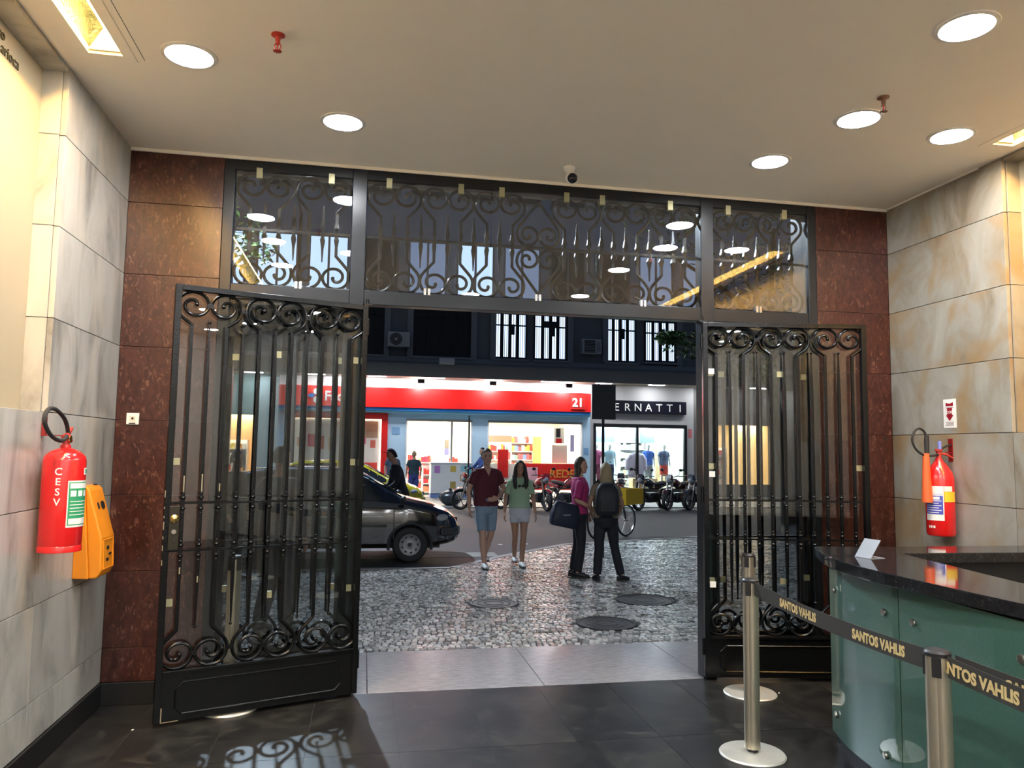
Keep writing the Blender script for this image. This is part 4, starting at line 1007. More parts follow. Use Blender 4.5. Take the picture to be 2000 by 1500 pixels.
# floodlights over the sign
for x, lab in ((1.95, 'small floodlight over the red sign, first from the left gate'), (4.55, 'small floodlight over the middle of the red sign'), (7.4, 'small floodlight over the red sign near its number'), (-.6, 'small floodlight over the red sign behind the left gate')):
    t = thing('sign_floodlight', lab, 'light', (x, FY - .1, 4.2), 0, 'floodlights over the red sign')
    MB().tube([(0, 0, 0), (0, -.5, .02), (0, -.75, -.04)], .02, 6).build('arm', m_black, t)
    MB().box(-.12, .12, -.85, -.70, -.14, .0).build('head', m_black, t, bevel=.01)
    MB().box(-.1, .1, -.70, -.69, -.13, -.01).build('lens', emit('flood_lens', (1, .93, .95), 380), t)
# menswear shop
m_grey = pb('light_grey_shop_wall', (.40, .40, .40), .6, noise=.04)
s2, c2 = shop('menswear shop front with black sign board and dressed window across the street', 8.5, 12.72, 4.27, m_grey, [(8.70, 12.34, .3, 2.72)], pb('mint_interior', (.66, .76, .72), .6, noise=.05), m_spc, 3.0)
p2 = lambda *a, **k: part(*a, par=s2, c=c2, **k)
sb = MB().box(8.95 - c2, 12.36 - c2, -.14, 0, 3.2, 3.70).build('sign_board', pb('sign_black', (.008, .009, .016), .3), s2, bevel=.006)
for i, ch in enumerate('ERNATTI'): put_text('letter', text_mesh(ch, .42, m_signwhite, .008, align='CENTER'), sb, (1, 0, 0), (0, 0, 1), (9.50 + i * .432 - c2, -.15, 3.30))
for x0, x1, z0, z1 in ((8.62, 12.42, 2.66, 2.80), (8.62, 8.72, .2, 2.7), (12.30, 12.42, .2, 2.7), (8.62, 12.42, .2, .32), (10.33, 10.43, .3, 2.7)): p2('window_frame', x0, x1, -.05, .06, z0, z1, m_black)
p2('glass_pane', 8.7, 12.34, .07, .08, .3, 2.68, m_pane)
p2('wall_notice', 12.5, 12.64, -.012, 0, 2.3, 2.65, pb('notice_red', (.5, .15, .15), .5))
p2('display_platform', 8.75, 12.3, .12, 1.1, .012, .35, pb('pale_wood', (.62, .48, .28), .5))
p2('display_box', 10.3, 11.3, .25, .7, .35, .7, pb('pale_wood2', (.66, .5, .26), .5))
p2('top_board', 11.6, 12.0, 1.2, 1.3, .4, 2.6, pb('cream_column', (.75, .66, .4), .5)); p2('grey_picture', 9.0, 9.9, 1.3, 1.36, 2.1, 2.6, pb('slate_picture', (.2, .28, .4), .5)); p2('grey_picture', 11.0, 11.7, 1.3, 1.36, 2.1, 2.6, MATS['slate_picture'])
shelf('menswear shop wall shelf of folded shirts', 10.45, 11.6, 2.4, [.4, .75, 1.1, 1.45, 1.8, 2.1], pm=products_mat('folded_shirts', [(0, (.75, .75, .65)), (.3, (.45, .6, .6)), (.5, (.8, .7, .4)), (.65, (.3, .4, .5)), (.8, (.7, .75, .7))]))
# neighbours, seen through the side grilles
s3, c3 = shop('warm lit shop seen through the right gate grille', 12.72, 18, 4.27, pb('dark_shop_wall', (.12, .115, .11), .6), [(13.5, 16.0, .5, 2.84)], pb('warm_interior', (.8, .62, .34), .6), m_sp, 3.0)
shelf('shelf of goods in the warm lit shop behind the right gate', 13.4, 14.6, 1.2, [.4, .8, 1.2, 1.6])
s4, c4 = shop('teal fronted shop seen through the left gate grille', -9.5, -2.99, 4.27, pb('teal_shop_wall', (.22, .36, .36), .6), [(-6.5, -3.82, .3, 2.84)], pb('amber_interior', (.75, .45, .18), .6), m_sp, 3.0)
MB().box(-3.72 - c4, -3.0 - c4, -.1, 0, 0, 4.2).build('pale_column', pb('pale_teal_column', (.45, .6, .62), .5), s4)
shelf('shelf of goods in the shop behind the left gate', -6.0, -4.2, 1.5, [.4, .8, 1.2, 1.6])

# ================================================================== STREET FURNITURE, TREES, LAMPS
t = thing('street_sign', 'dark rectangular street sign on a black post, seen from its back', 'sign', (3.884, 6.5, 0))
MB().cyl((0, 0, 0), (0, 0, 2.8), .024, n=10).build('post', m_black, t, True)
pl = MB().box(-.205, .205, -.045, -.028, 2.25, 2.83).build('plate', pb('dark_sign_back', (.02, .024, .03), .5, noise=.3), t, bevel=.012)
for s in (-.1, .1):
    for z in (2.42, 2.70): MB().box(s - .03, s + .03, -.05, -.045, z - .008, z + .008).build('fixing', m_cast, pl)
t = thing('thin_post', 'thin dark post standing on the far sidewalk before the shop doorway', 'post', (3.2, 17.9, 0))
MB().lathe([(0, 0), (.16, 0), (.16, .05), (.03, .1), (.028, 2.7), (0, 2.72)], n=14).build('pole', m_black, t, True); MB().lathe([(0, 2.72), (.03, 2.72), (.03, 2.76), (0, 2.78)], n=12).build('cap', m_cast, t, True)
t = thing('rubbish_bag', 'dark plastic rubbish bag at the foot of the thin post', 'bag', (2.68, 18.1, .0))
b = MB(); b.ell((0, 0, .22), (.34, .28, .24), 16, 10)
b.v = [(x * (1 + .12 * math.sin(9 * z + 5 * x)), y * (1 + .1 * math.sin(11 * x)), max(0, z)) for x, y, z in b.v]; b.build('sack', pb('bag_plastic', (.03, .035, .045), .25), t, True)
MB().lathe([(.03, .42), (.06, .52), (.0, .5)], n=8).build('knot', MATS['bag_plastic'], t)
m_bark = pb('tree_bark', (.05, .042, .032), .9, bump=.6, bscale=25)
m_leaf = products_mat('leaf_greens', [(0, (.02, .055, .012)), (.35, (.035, .085, .018)), (.7, (.05, .11, .025)), (.9, (.09, .15, .04))])
def tree(label, loc, branches, clusters, n, size):
    t = thing('street_tree', label, 'tree', loc)
    for br in branches: MB().tube(catmull(br[0], 4), [br[1] * (1 - .6 * i / (4 * (len(br[0]) - 1))) for i in range(4 * (len(br[0]) - 1) + 1)], 8).build('trunk' if br[1] > .12 else 'branch', m_bark, t, True)
    b = MB()
    for c, r in clusters:
        for i in range(n):
            while True:
                q = Vector((RND.uniform(-1, 1), RND.uniform(-1, 1), RND.uniform(-1, 1)))
                if q.length < 1: break
            p = Vector(c) + Vector((q.x * r[0], q.y * r[1], q.z * r[2])); s = size * RND.uniform(.7, 1.4)
            a = Vector((RND.gauss(0, 1), RND.gauss(0, 1), RND.gauss(0, .5))).normalized() * s; bb_ = a.cross(Vector((RND.gauss(0, 1), RND.gauss(0, 1), 1))).normalized() * s * .42
            b.add([p - a, p - bb_ * .9, p + a * .9 - Vector((0, 0, s * .2)), p + bb_], [(0, 1, 2, 3)])
    o = b.build('foliage', m_leaf, t); o['kind'] = 'stuff'
tree('street tree whose leafy branches hang before the lit upper windows on the right', (10.5, 12.0, 0), [([(0, 0, 0), (-.1, 0, 1.6), (-.3, .1, 3.2), (-.4, 0, 5.0), (-.3, 0, 7.5)], .2), ([(-.3, 0, 3.2), (-1.4, -.2, 4.2), (-3.0, -.3, 4.6)], .09), ([(-.4, 0, 4.5), (-1.6, -.3, 5.6), (-3.4, -.4, 6.6)], .09), ([(-.3, 0, 5.2), (1.2, .2, 6.4), (2.4, 0, 7.2)], .09), ([(-1.4, -.2, 4.2), (-1.9, -.5, 3.8), (-2.4, -.5, 3.6)], .03)],
     [((-2.6, -.3, 4.35), (.9, .6, .35)), ((-1.5, -.3, 4.5), (.8, .6, .5)), ((-1.9, -.4, 3.75), (.55, .5, .2)), ((-3.3, -.4, 4.5), (.4, .4, .15)), ((-.8, 0, 3.8), (.6, .5, .35)), ((-2.6, -.2, 7.3), (1.8, 1, .9)), ((-.6, 0, 6.2), (1.4, 1, 1.0)), ((1.5, 0, 7), (1.8, 1, 1.2)), ((-.4, 0, 8.2), (2, 1, .8))], 330, .085)
tree('street tree whose crown shows through the left transom bay', (-7.4, 14.0, 0), [([(0, 0, 0), (.1, 0, 2), (.3, .1, 4), (.6, 0, 6.5)], .2), ([(.2, 0, 4), (1.6, -.2, 5.6), (3.2, -.2, 6.6)], .1), ([(.4, 0, 5), (-1, .2, 6.5), (-2, 0, 7.5)], .1)],
     [((3.2, -.2, 7.2), (1.5, 1, .7)), ((1.6, 0, 7.6), (1.6, 1, 1)), ((4.2, 0, 6.7), (1.0, .8, .5)), ((0, 0, 8), (1.8, 1, 1)), ((-2, 0, 7.4), (1.3, 1, .8))], 300, .10)
# street lamps (their heads stand above the view)
def street_lamp(label, x, y, arm, watts, z=8.9):
    t = thing('street_lamp', label, 'street lamp', (x, y, 0), -PI / 2)
    MB().lathe([(0, 0), (.14, 0), (.14, .4), (.07, .5), (.05, z), (0, z)], n=14).build('pole', m_cast, t, True)
    MB().tube([(0, 0, z - .1), (arm * .4, 0, z + .35), (arm, 0, z + .4)], .035, 8).build('arm', m_cast, t, True)
    MB().box(arm - .1, arm + .5, -.15, .15, z + .33, z + .45).build('head', m_cast, t, bevel=.02)
    MB().box(arm - .05, arm + .45, -.12, .12, z + .315, z + .33).build('lamp_panel', emit('street_led', (.75, .87, 1.0), 30), t)
    l = bpy.data.lights.new('street_light', 'AREA'); l.shape = 'RECTANGLE'; l.size = .5; l.size_y = .25; l.energy = watts; l.color = (.72, .85, 1.0)
    lo = bpy.data.objects.new('street_light', l); COL.objects.link(lo); lo.parent = t; lo.location = (arm + .2, 0, z + .30); lo.rotation_euler = (0, RAD(-30), 0)
street_lamp('tall street lamp left of the entrance, beyond the wall', -2.1, 18.1, 4.4, STREET_W)
street_lamp('added tall street lamp right of the entrance, beyond the wall', 15.5, 18.1, 4.4, STREET_W * .3)  # unseen second lamp, added as weaker light for the sidewalk
# ================================================================== PEOPLE
def skin_m(name, c): return pb(name, c, .5, noise=.08, nscale=12)
sk_a = skin_m('skin_fair', (.46, .27, .19)); sk_b = skin_m('skin_tan', (.36, .20, .13))
def remesh(o, vox, it=4):
    r = o.modifiers.new('one_surface', 'REMESH'); r.mode = 'VOXEL'; r.voxel_size = vox; r.use_smooth_shade = True
    s = o.modifiers.new('soften', 'SMOOTH'); s.factor = .5; s.iterations = it
def person(label, loc, heading, height, pose, skin, top, bottom, hair, shoe, female=False, vox=.008, fingers=True, group=None, cat='person', name='person', lean=0.0, headturn=0.0):
    """one continuous body; clothes, hair and shoes are children. faces local -y"""
    t = thing(name, label, cat, loc, heading, group)
    k = height / 1.75
    def ln(p): return Vector((p[0], p[1] - lean * max(0, p[2] - .95), p[2])) * k
    E_ = [Vector((k, 0, 0)), Vector((0, k, 0))]
    def rings(mb, rs, grow=0.0, n=20):
        mb.loft([mb.ring(ln((x, y, z)), (( rx + grow) * k, 0, 0), (0, (ry + grow) * k, 0), n) for z, rx, ry, x, y in rs])
    hipw, wst, sh = (.172, .128, .158) if female else (.160, .146, .172)
    TOR = [(.80, .10, .09, 0, 0), (.86, hipw - .01, .115, 0, .005), (.93, hipw, .122, 0, .008), (1.0, hipw - .015, .112, 0, .004), (1.08, wst, .098, 0, 0), (1.18, wst + .012, .105, 0, -.002), (1.28, sh - .01, .115 + (.012 if female else 0), 0, -.004), (1.37, sh, .108, 0, 0), (1.415, sh - .045, .088, 0, .004), (1.455, .11, .068, 0, .008), (1.485, .062, .058, 0, .006)]
    J = dict(sL=(sh, .0, 1.385), sR=(-sh, .0, 1.385), hL=(.088, .0, .88), hR=(-.088, .0, .88)); J.update(pose)
    body = MB(); rings(body, TOR)
    # head, turned about the neck
    Hm = Matrix.Rotation(headturn, 4, 'Z')
    def hp_(p): q = Hm @ Vector((p[0], p[1] - .0, 0)); return ln((q.x, q.y - .012, p[2]))
    body.tube([ln((0, .01, 1.45)), ln((0, -.002, 1.57))], [.054 * k, .05 * k], 16)
    HR = [(1.522, .026, .03, -.05), (1.54, .046, .05, -.035), (1.58, .062, .075, -.018), (1.62, .070, .088, -.006), (1.67, .0735, .095, .0), (1.71, .066, .085, .004), (1.738, .045, .06, .006), (1.75, .014, .02, .008)]
    rr = []
    for z, rx, ry, y in HR:
        ring = []
        for i in range(18):
            a = 2 * PI * i / 18; ring.append(hp_((rx * math.cos(a), y + ry * math.sin(a), z)))
        rr.append(ring)
    body.loft(rr)
    body.ell(hp_((0, -.098, 1.612)), (.011 * k, .017 * k, .02 * k), 8, 6); body.ell(hp_((0, -.088, 1.632)), (.008 * k, .012 * k, .025 * k), 8, 6)
    for s in (-1, 1): body.ell(hp_((s * .073, .008, 1.625)), (.009 * k, .018 * k, .03 * k), 8, 6)
    def limb(mb, pts, rad, n=14, grow=0.0):
        P_ = catmull([ln(p) for p in pts], 4); K_ = len(P_); R_ = []
        for i in range(K_):
            u = i / (K_ - 1) * (len(rad) - 1); j = min(int(u), len(rad) - 2); R_.append((rad[j] + (rad[j + 1] - rad[j]) * (u - j) + grow) * k)
        mb.tube(P_, R_, n)
    f = .9 if female else 1.0
    for s, S_ in ((1, 'L'), (-1, 'R')):
        sp, ep, wp = J['s' + S_], J['e' + S_], J['w' + S_]
        up_ = (sp[0] - s * .03, sp[1], sp[2] - .0)
        limb(body, [up_, tuple((Vector(sp) * .55 + Vector(ep) * .45)), ep, tuple(Vector(ep) * .6 + Vector(wp) * .4), wp], [.052 * f, .046 * f, .037 * f, .036 * f, .025 * f])
        # hand: palm, four fingers, thumb leaving the side of the palm
        d = (Vector(wp) - Vector(ep)).normalized(); hd = J.get('hand' + S_)
        d = Vector(hd).normalized() if hd else (d * .9 + Vector((0, -.15, -.25))).normalized()
        side = Vector(J.get('thumb' + S_, (0, -1, 0))); side = (side - d * side.dot(d)).normalized(); nrm = d.cross(side)
        pc = Vector(wp) + d * .045
        body.tube([ln(Vector(wp) - d * .01), ln(pc), ln(Vector(wp) + d * .085)], [.023 * k, .033 * k, .03 * k], 12, flat=.55) if False else body.loft([body.ring(ln(Vector(wp) + d * q), side * w * k, nrm * h * k, 12) for q, w, h in ((-.012, .023, .018), (.02, .030, .017), (.06, .038, .015), (.088, .036, .012))])
        if fingers:
            curl = nrm * (1 if nrm.dot(Vector((-s, 0, 0))) > 0 else -1)
            for q, (off_, ln_) in enumerate(((.027, .068), (.009, .078), (-.009, .072), (-.027, .058))):
                b0 = Vector(wp) + d * .075 + side * off_
                body.tube([ln(b0), ln(b0 + d * ln_ * .5 + curl * .006), ln(b0 + d * ln_ * .85 + curl * .022), ln(b0 + d * ln_ + curl * .036)], [.0098 * k, .0094 * k, .0088 * k, .007 * k], 8)
            b0 = Vector(wp) + d * .02 + side * .026
            body.tube([ln(b0), ln(b0 + d * .028 + side * .024), ln(b0 + d * .058 + side * .026 + curl * .01)], [.012 * k, .0105 * k, .008 * k], 8)
        hp2, kp, ap = J['h' + S_], J['k' + S_], J['a' + S_]
        mid = Vector(kp) * .62 + Vector(ap) * .38 + Vector((0, .018, 0))
        limb(body, [hp2, tuple(Vector(hp2) * .55 + Vector(kp) * .45), kp, tuple(mid), ap], [.090 * f, .076 * f, .054 * f, .055 * f, .036 * f])
        fd = Vector(J.get('foot' + S_, (0, -1, 0))).normalized()
        a_ = Vector(ap)
        body.tube([ln(a_ + Vector((0, 0, .0)) - fd * .02), ln(a_ + fd * .05 - Vector((0, 0, .03))), ln(a_ + fd * .13 - Vector((0, 0, .045)))], [.034 * k, .032 * k, .022 * k], 10)
        if shoe:
            so = MB(); sd = Vector((-fd.y, fd.x, 0)); z0 = ap[2] - .08; base = Vector((ap[0], ap[1], z0))
            so.loft([so.ring(ln(base + fd * q + Vector((0, 0, h))), sd * w * k, Vector((0, 0, hh * k)), 12) for q, w, h, hh in ((-.075, .018, .04, .03), (-.06, .034, .045, .042), (0, .04, .05, .05), (.07, .044, .04, .04), (.13, .042, .03, .028), (.175, .022, .025, .018))])
            sho = so.build('shoe', shoe[0], t, True)
            MB().loft([[ln(base + fd * q + sd * w * e + Vector((0, 0, zz))) for q, w, e in ((-.08, .02, -1), (-.05, .038, -1), (.07, .047, -1), (.15, .038, -1), (.185, .01, -1), (.185, .01, 1), (.15, .038, 1), (.07, .047, 1), (-.05, .038, 1), (-.08, .02, 1))] for zz in (0, .022)]).build('sole', shoe[1], sho)
    bo = body.build('body', skin, t, True); remesh(bo, vox * k, 3)
    if cat == 'person':
        for s in (-1, 1):
            MB().ell(hp_((s * .029, -.083, 1.638)), (.013 * k, .006 * k, .006 * k), 8, 6).build('eye', pb('dark_eye', (.02, .015, .012), .2), t, True)
            MB().ell(hp_((s * .029, -.088, 1.655)), (.018 * k, .005 * k, .004 * k), 8, 6).build('eyebrow', pb('brow', (.04, .025, .018), .8), t, True)
        MB().ell(hp_((0, -.088, 1.574)), (.022 * k, .007 * k, .006 * k), 8, 6).build('mouth', pb('lips', (.33, .12, .10), .5), t, True)
    # ---- top
    if top:
        mt, hem, sleeve = top[:3]
        b = MB(); g = .017
        zs = [r_ for r_ in TOR if r_[0] > hem]
        lo = next(r_ for r_ in TOR if r_[0] >= hem - .03)
        rings(b, [(hem, max(hipw, wst) + .012, .122, 0, .004)] + [(z, max(rx, wst + .02) + (.012 if z < 1.3 else 0), ry, x, y) for z, rx, ry, x, y in zs if z < 1.46] + [(1.468, .085, .065, 0, .008)], g)
        for s, S_ in ((1, 'L'), (-1, 'R')):
            if sleeve <= 0: continue
            sp, ep, wp = Vector(J['s' + S_]), Vector(J['e' + S_]), Vector(J['w' + S_])
            up_ = sp - Vector((s * .05, 0, 0))
            if sleeve <= 1: b.tube([ln(up_), ln(sp), ln(sp.lerp(ep, sleeve))], [.072 * f * k, .070 * f * k, .066 * f * k], 14)
            else: limb(b, [tuple(up_), tuple(sp), tuple(ep), tuple(ep.lerp(wp, sleeve - 1))], [.07, .065 * f, .052 * f, .04 * f], 14)
        so_ = b.build('shirt' if len(top) < 4 else top[3], mt, t, True); remesh(so_, .012 * k, 4)
        if len(top) > 4 and top[4]:
            zt = 1.475; vv = MB()
            vv.add([ln((-.055, -.075, zt)), ln((.055, -.075, zt)), ln((.0, -.137, 1.355)), ln((-.055, -.06, zt)), ln((.055, -.06, zt)), ln((0, -.115, 1.355))], [(0, 2, 1), (3, 4, 5), (0, 1, 4, 3), (1, 2, 5, 4), (2, 0, 3, 5)]); vv.build('bare_neckline', skin, t)
    # ---- bottom
    if bottom:
        mt, frac, loose = bottom[:3]
        b = MB(); rings(b, [(.79, .11, .10, 0, 0), (.86, hipw - .002, .118, 0, .005), (.93, hipw, .122, 0, .008), (1.0, hipw - .012, .114, 0, .004), (1.03, hipw - .02, .108, 0, .002)], .016)
        for s, S_ in ((1, 'L'), (-1, 'R')):
            hp2, kp, ap = Vector(J['h' + S_]), Vector(J['k' + S_]), Vector(J['a' + S_])
            if frac <= 1: e_ = hp2.lerp(kp, frac); b.tube([ln(hp2 + Vector((-s * .01, 0, .03))), ln(hp2.lerp(e_, .5)), ln(e_)], [.100 * f * k, (.088 * f + loose) * k, (.074 * f + loose) * k], 16)
            else: limb(b, [tuple(hp2 + Vector((-s * .01, 0, .03))), tuple(hp2.lerp(kp, .5)), tuple(kp), tuple(kp.lerp(ap, .5)), tuple(ap + Vector((0, 0, .01)))], [.102 * f, .092 * f + loose, .070 * f + loose, .066 + loose, .058 + loose], 16)
        po = b.build('shorts' if frac <= 1 else 'trousers', mt, t, True); remesh(po, .012 * k, 4)
    # ---- hair
    if hair:
        mh, style = hair; b = MB()
        cap = []
        for i in range(9):
            z = 1.60 + (1.768 - 1.60) * i / 8
            q = min(1, (z - 1.60) / .05); front = -.055 if z < 1.69 else -.055 - .045 * min(1, (z - 1.69) / .03)
            e = math.sqrt(max(.02, 1 - ((z - 1.64) / .132) ** 2)); rx = .086 * e
            yb = .098 * e; yf = max(front, -.1 * e) if z > 1.69 else (-.02 if z < 1.66 else -.045)
            cy_, ry = (yb + yf) / 2, (yb - yf) / 2
            cap.append([hp_((rx * math.cos(2 * PI * a / 20), cy_ + ry * math.sin(2 * PI * a / 20) + .004, z)) for a in range(20)])
        b.loft(cap)
        if style == 'long_front':
            b.loft([[hp_((rx * math.cos(2 * PI * a / 16), y + ry * math.sin(2 * PI * a / 16), z)) for a in range(16)] for z, rx, ry, y in ((1.70, .07, .05, .04), (1.58, .095, .055, .045), (1.48, .13, .05, .05), (1.38, .14, .04, .075), (1.32, .12, .02, .09))])
            for s in (-1, 1): b.tube([hp_((s * .045, -.05, 1.72)), hp_((s * .078, -.045, 1.65)), hp_((s * .088, -.05, 1.55)), hp_((s * .10, -.085, 1.44)), hp_((s * .095, -.125, 1.34)), hp_((s * .085, -.135, 1.28))], [.022 * k, .03 * k, .036 * k, .04 * k, .036 * k, .012 * k], 10)
        if style == 'long_back':
            b.loft([[hp_((rx * math.cos(2 * PI * a / 16), y + ry * math.sin(2 * PI * a / 16), z)) for a in range(16)] for z, rx, ry, y in ((1.70, .075, .055, .035), (1.60, .092, .06, .035), (1.50, .105, .06, .04), (1.42, .11, .05, .06), (1.36, .09, .03, .075))])
        if style == 'bob':
            b.loft([[hp_((rx * math.cos(2 * PI * a / 16), y + ry * math.sin(2 * PI * a / 16), z)) for a in range(16)] for z, rx, ry, y in ((1.70, .075, .055, .035), (1.60, .09, .06, .035), (1.52, .095, .05, .045), (1.46, .08, .03, .06))])
        ho = b.build('hair' if style != 'cap' else 'cap', mh, t, True); remesh(ho, .009 * k, 3)
        if style == 'cap':
            MB().loft([[hp_((rx * math.cos(PI + PI * a / 10), y - ry * abs(math.sin(PI * a / 10)), z)) for a in range(11)] for z, rx, ry, y in ((1.685, .07, .10, -.06), (1.695, .07, .10, -.06))]).build('cap_peak', mh, t)
    return t
m_den = pb('light_denim', (.20, .28, .36), .8, noise=.2, nscale=60); m_maroon = pb('maroon_cotton', (.085, .012, .020), .85, noise=.12, nscale=40)
m_mint = pb('mint_cotton', (.30, .44, .28), .85, noise=.1, nscale=40); m_wshort = pb('white_shorts_cotton', (.48, .50, .55), .85, noise=.1, nscale=40)
m_pink = pb('magenta_cotton', (.36, .02, .13), .8, noise=.1, nscale=40); m_blk = pb('black_cotton', (.010, .011, .018), .8, noise=.2, nscale=40)
m_navy = pb('navy_cloth', (.012, .016, .030), .75, noise=.2, nscale=40); m_olive2 = pb('sand_cotton', (.22, .17, .11), .85, noise=.1, nscale=40)
h_dark = pb('dark_brown_hair', (.018, .012, .009), .55, bump=.4, bscale=90); h_brown = pb('brown_hair', (.05, .032, .02), .55, bump=.4, bscale=90); h_blond = pb('ash_blond_hair', (.30, .235, .13), .5, bump=.5, bscale=90)
sn_w = (pb('white_sneaker', (.55, .55, .53), .6), pb('dark_sole', (.03, .03, .03), .7)); sn_b = (pb('black_shoe', (.012, .012, .014), .45), pb('dark_sole', (.03, .03, .03), .7))
walkA = dict(kR=(-.085, -.15, .49), aR=(-.06, -.19, .085), kL=(.092, .04, .485), aL=(.06, .27, .135), footR=(-.1, -1, 0), footL=(.05, -1, 0))
person('man in maroon v-neck shirt and light denim shorts walking towards the entrance', (1.82, 5.72, 0), RAD(6), 1.73,
       dict(walkA, eR=(-.265, .03, 1.13), wR=(-.27, -.05, .875), eL=(.285, .06, 1.15), wL=(.12, -.20, 1.02), handL=(-.8, -.2, -.1), thumbL=(0, -.2, 1)), sk_a, (m_maroon, .90, .62, 'shirt', True), (m_den, .88, .002), (h_brown, 'short'), sn_w, headturn=RAD(-6))
person('young woman in mint shirt and white shorts with long dark hair walking towards the entrance', (2.34, 5.78, 0), RAD(-4), 1.56,
       dict(kR=(-.07, -.02, .485), aR=(-.05, .2, .12), kL=(.06, -.12, .49), aL=(.03, -.17, .085), eR=(-.235, .03, 1.13), wR=(-.255, -.03, .88), eL=(.235, .02, 1.13), wL=(.27, -.04, .88), footL=(.1, -1, 0)), sk_b, (m_mint, .96, .72), (m_wshort, .42, .018), (h_dark, 'long_front'), sn_w, female=True)
wmn = [o for o in COL.objects if o.name.startswith('person')][-1]
pk = person('woman in magenta top and black trousers with a dark shoulder bag, in profile', (2.96, 4.66, 0), RAD(78), 1.63,
       dict(kR=(-.08, -.02, .48), aR=(-.09, .03, .085), kL=(.085, .02, .48), aL=(.10, .08, .085), eR=(-.22, .06, 1.14), wR=(-.19, -.14, 1.03), eL=(.23, .03, 1.13), wL=(.22, -.1, .92), footR=(-.2, -1, 0), footL=(.3, -1, 0)), sk_a, (m_pink, .93, .95), (m_blk, 2, .004), (h_brown, 'bob'), sn_b, female=True, headturn=RAD(6))
bk = person('woman with ash blond hair and dark backpack seen from behind, in black trousers', (3.24, 4.36, 0), RAD(168), 1.56,
       dict(kL=(.10, -.02, .48), aL=(.13, .04, .085), kR=(-.14, -.03, .48), aR=(-.23, .02, .085), eR=(-.245, .02, 1.14), wR=(-.20, -.12, .96), eL=(.245, .03, 1.14), wL=(.2, -.14, .98), footR=(-.7, -.6, 0), footL=(.2, -1, 0)), sk_b, (m_olive2, .93, .55), (m_blk, 2, .004), (h_blond, 'long_back'), sn_b, female=True)
# things they carry
t = thing('sunglasses', 'dark sunglasses hanging from the neckline of the mint shirt', 'sunglasses', (2.335, 5.635, 1.19))
for s in (-1, 1): MB().ell((s * .028, 0, 0), (.025, .005, .021), 12, 8).build('lens', m_black, t, True)
MB().tube([(-.012, -.002, .006), (0, -.004, .01), (.012, -.002, .006)], .003, 6).build('bridge', m_black, t); MB().tube([(.05, 0, .006), (.03, .03, .05)], .003, 6).build('temple', m_black, t)
t = thing('shoulder_bag', 'large navy shoulder bag hanging behind the woman in magenta', 'bag', (2.67, 4.46, .70), RAD(14))
b = MB(); sec = []
for z, w, d in ((0, .17, .06), (.03, .205, .085), (.12, .215, .10), (.24, .20, .095), (.31, .175, .06), (.33, .165, .02)):
    sec.append([Vector((w * math.copysign(abs(math.cos(a)) ** .55, math.cos(a)), d * math.copysign(abs(math.sin(a)) ** .7, math.sin(a)), z)) for a in [2 * PI * i / 24 for i in range(24)]])
b.loft(sec); b.build('bag_body', pb('navy_bag_fabric', (.012, .018, .04), .6, bump=.2), t, True, rot=(0, RAD(12), 0))
MB().tube(catmull([(-.15, 0, .31), (-.05, .0, .50), (.06, -.10, .66), (.16, -.14, .70)], 5), .014, 8, flat=.35).build('strap', m_navy, t, True); MB().box(-.05, .06, -.105, -.098, .16, .175).build('badge', pb('badge_grey', (.3, .32, .35), .4), t)
t = thing('backpack', 'dark backpack on the back of the blond woman', 'backpack', (3.24, 4.36, .88), RAD(168))
b = MB(); sec = []
for z, w, y0, y1 in ((0, .13, .13, .23), (.05, .155, .125, .27), (.2, .16, .12, .28), (.34, .145, .115, .25), (.41, .10, .11, .2), (.43, .05, .11, .16)):
    sec.append([Vector((w * math.copysign(abs(math.cos(a)) ** .6, math.cos(a)), (y0 + y1) / 2 + (y1 - y0) / 2 * math.copysign(abs(math.sin(a)) ** .6, math.sin(a)), z)) for a in [2 * PI * i / 24 for i in range(24)]])
b.loft(sec); b.build('pack', pb('black_pack_fabric', (.010, .011, .016), .6, bump=.2), t, True)
MB().box(-.1, .1, .27, .285, .05, .2).build('pocket', MATS['black_pack_fabric'], t, bevel=.012)
for s in (-1, 1): MB().tube(catmull([(s * .09, .13, .40), (s * .105, .06, .455), (s * .11, -.06, .43), (s * .13, -.12, .30), (s * .15, -.03, .12), (s * .12, .12, .06)], 4), .018, 8, flat=.4).build('strap', MATS['black_pack_fabric'], t, True)
# bystanders
stand = dict(kR=(-.09, -.01, .48), aR=(-.11, .03, .085), kL=(.09, -.01, .48), aL=(.12, .03, .085), eR=(-.255, .03, 1.13), wR=(-.25, -.06, .88), eL=(.255, .03, 1.13), wL=(.25, -.06, .88))
person('person in dark uniform standing on the sidewalk behind the left gate', (-.76, 1.9, 0), RAD(150), 1.72, dict(stand, aR=(-.14, .02, .085), aL=(.15, .03, .085)), sk_b, (m_navy, .80, 1.9, 'jacket'), (pb('dark_uniform_trousers', (.012, .018, .026), .8), 2, .012), (h_dark, 'short'), sn_b, vox=.011)
person('person in dark jacket and face mask standing far left behind the fixed grille', (-1.62, 4.9, 0), RAD(70), 1.66, stand, sk_b, (pb('brown_jacket', (.05, .04, .032), .8), .84, 1.9, 'jacket'), (m_blk, 2, .006), (h_dark, 'short'), sn_b, vox=.012, fingers=False)
person('person in black jacket and cap leaning by the black car', (.72, 8.75, -.03), RAD(-80), 1.74, dict(stand, eR=(-.25, -.1, 1.15), wR=(-.2, -.3, 1.0), eL=(.25, -.1, 1.15), wL=(.2, -.3, 1.02)), sk_b, (m_blk, .84, 1.9, 'jacket'), (m_blk, 2, .008), (m_blk, 'cap'), sn_b, vox=.012, fingers=False, lean=.28)
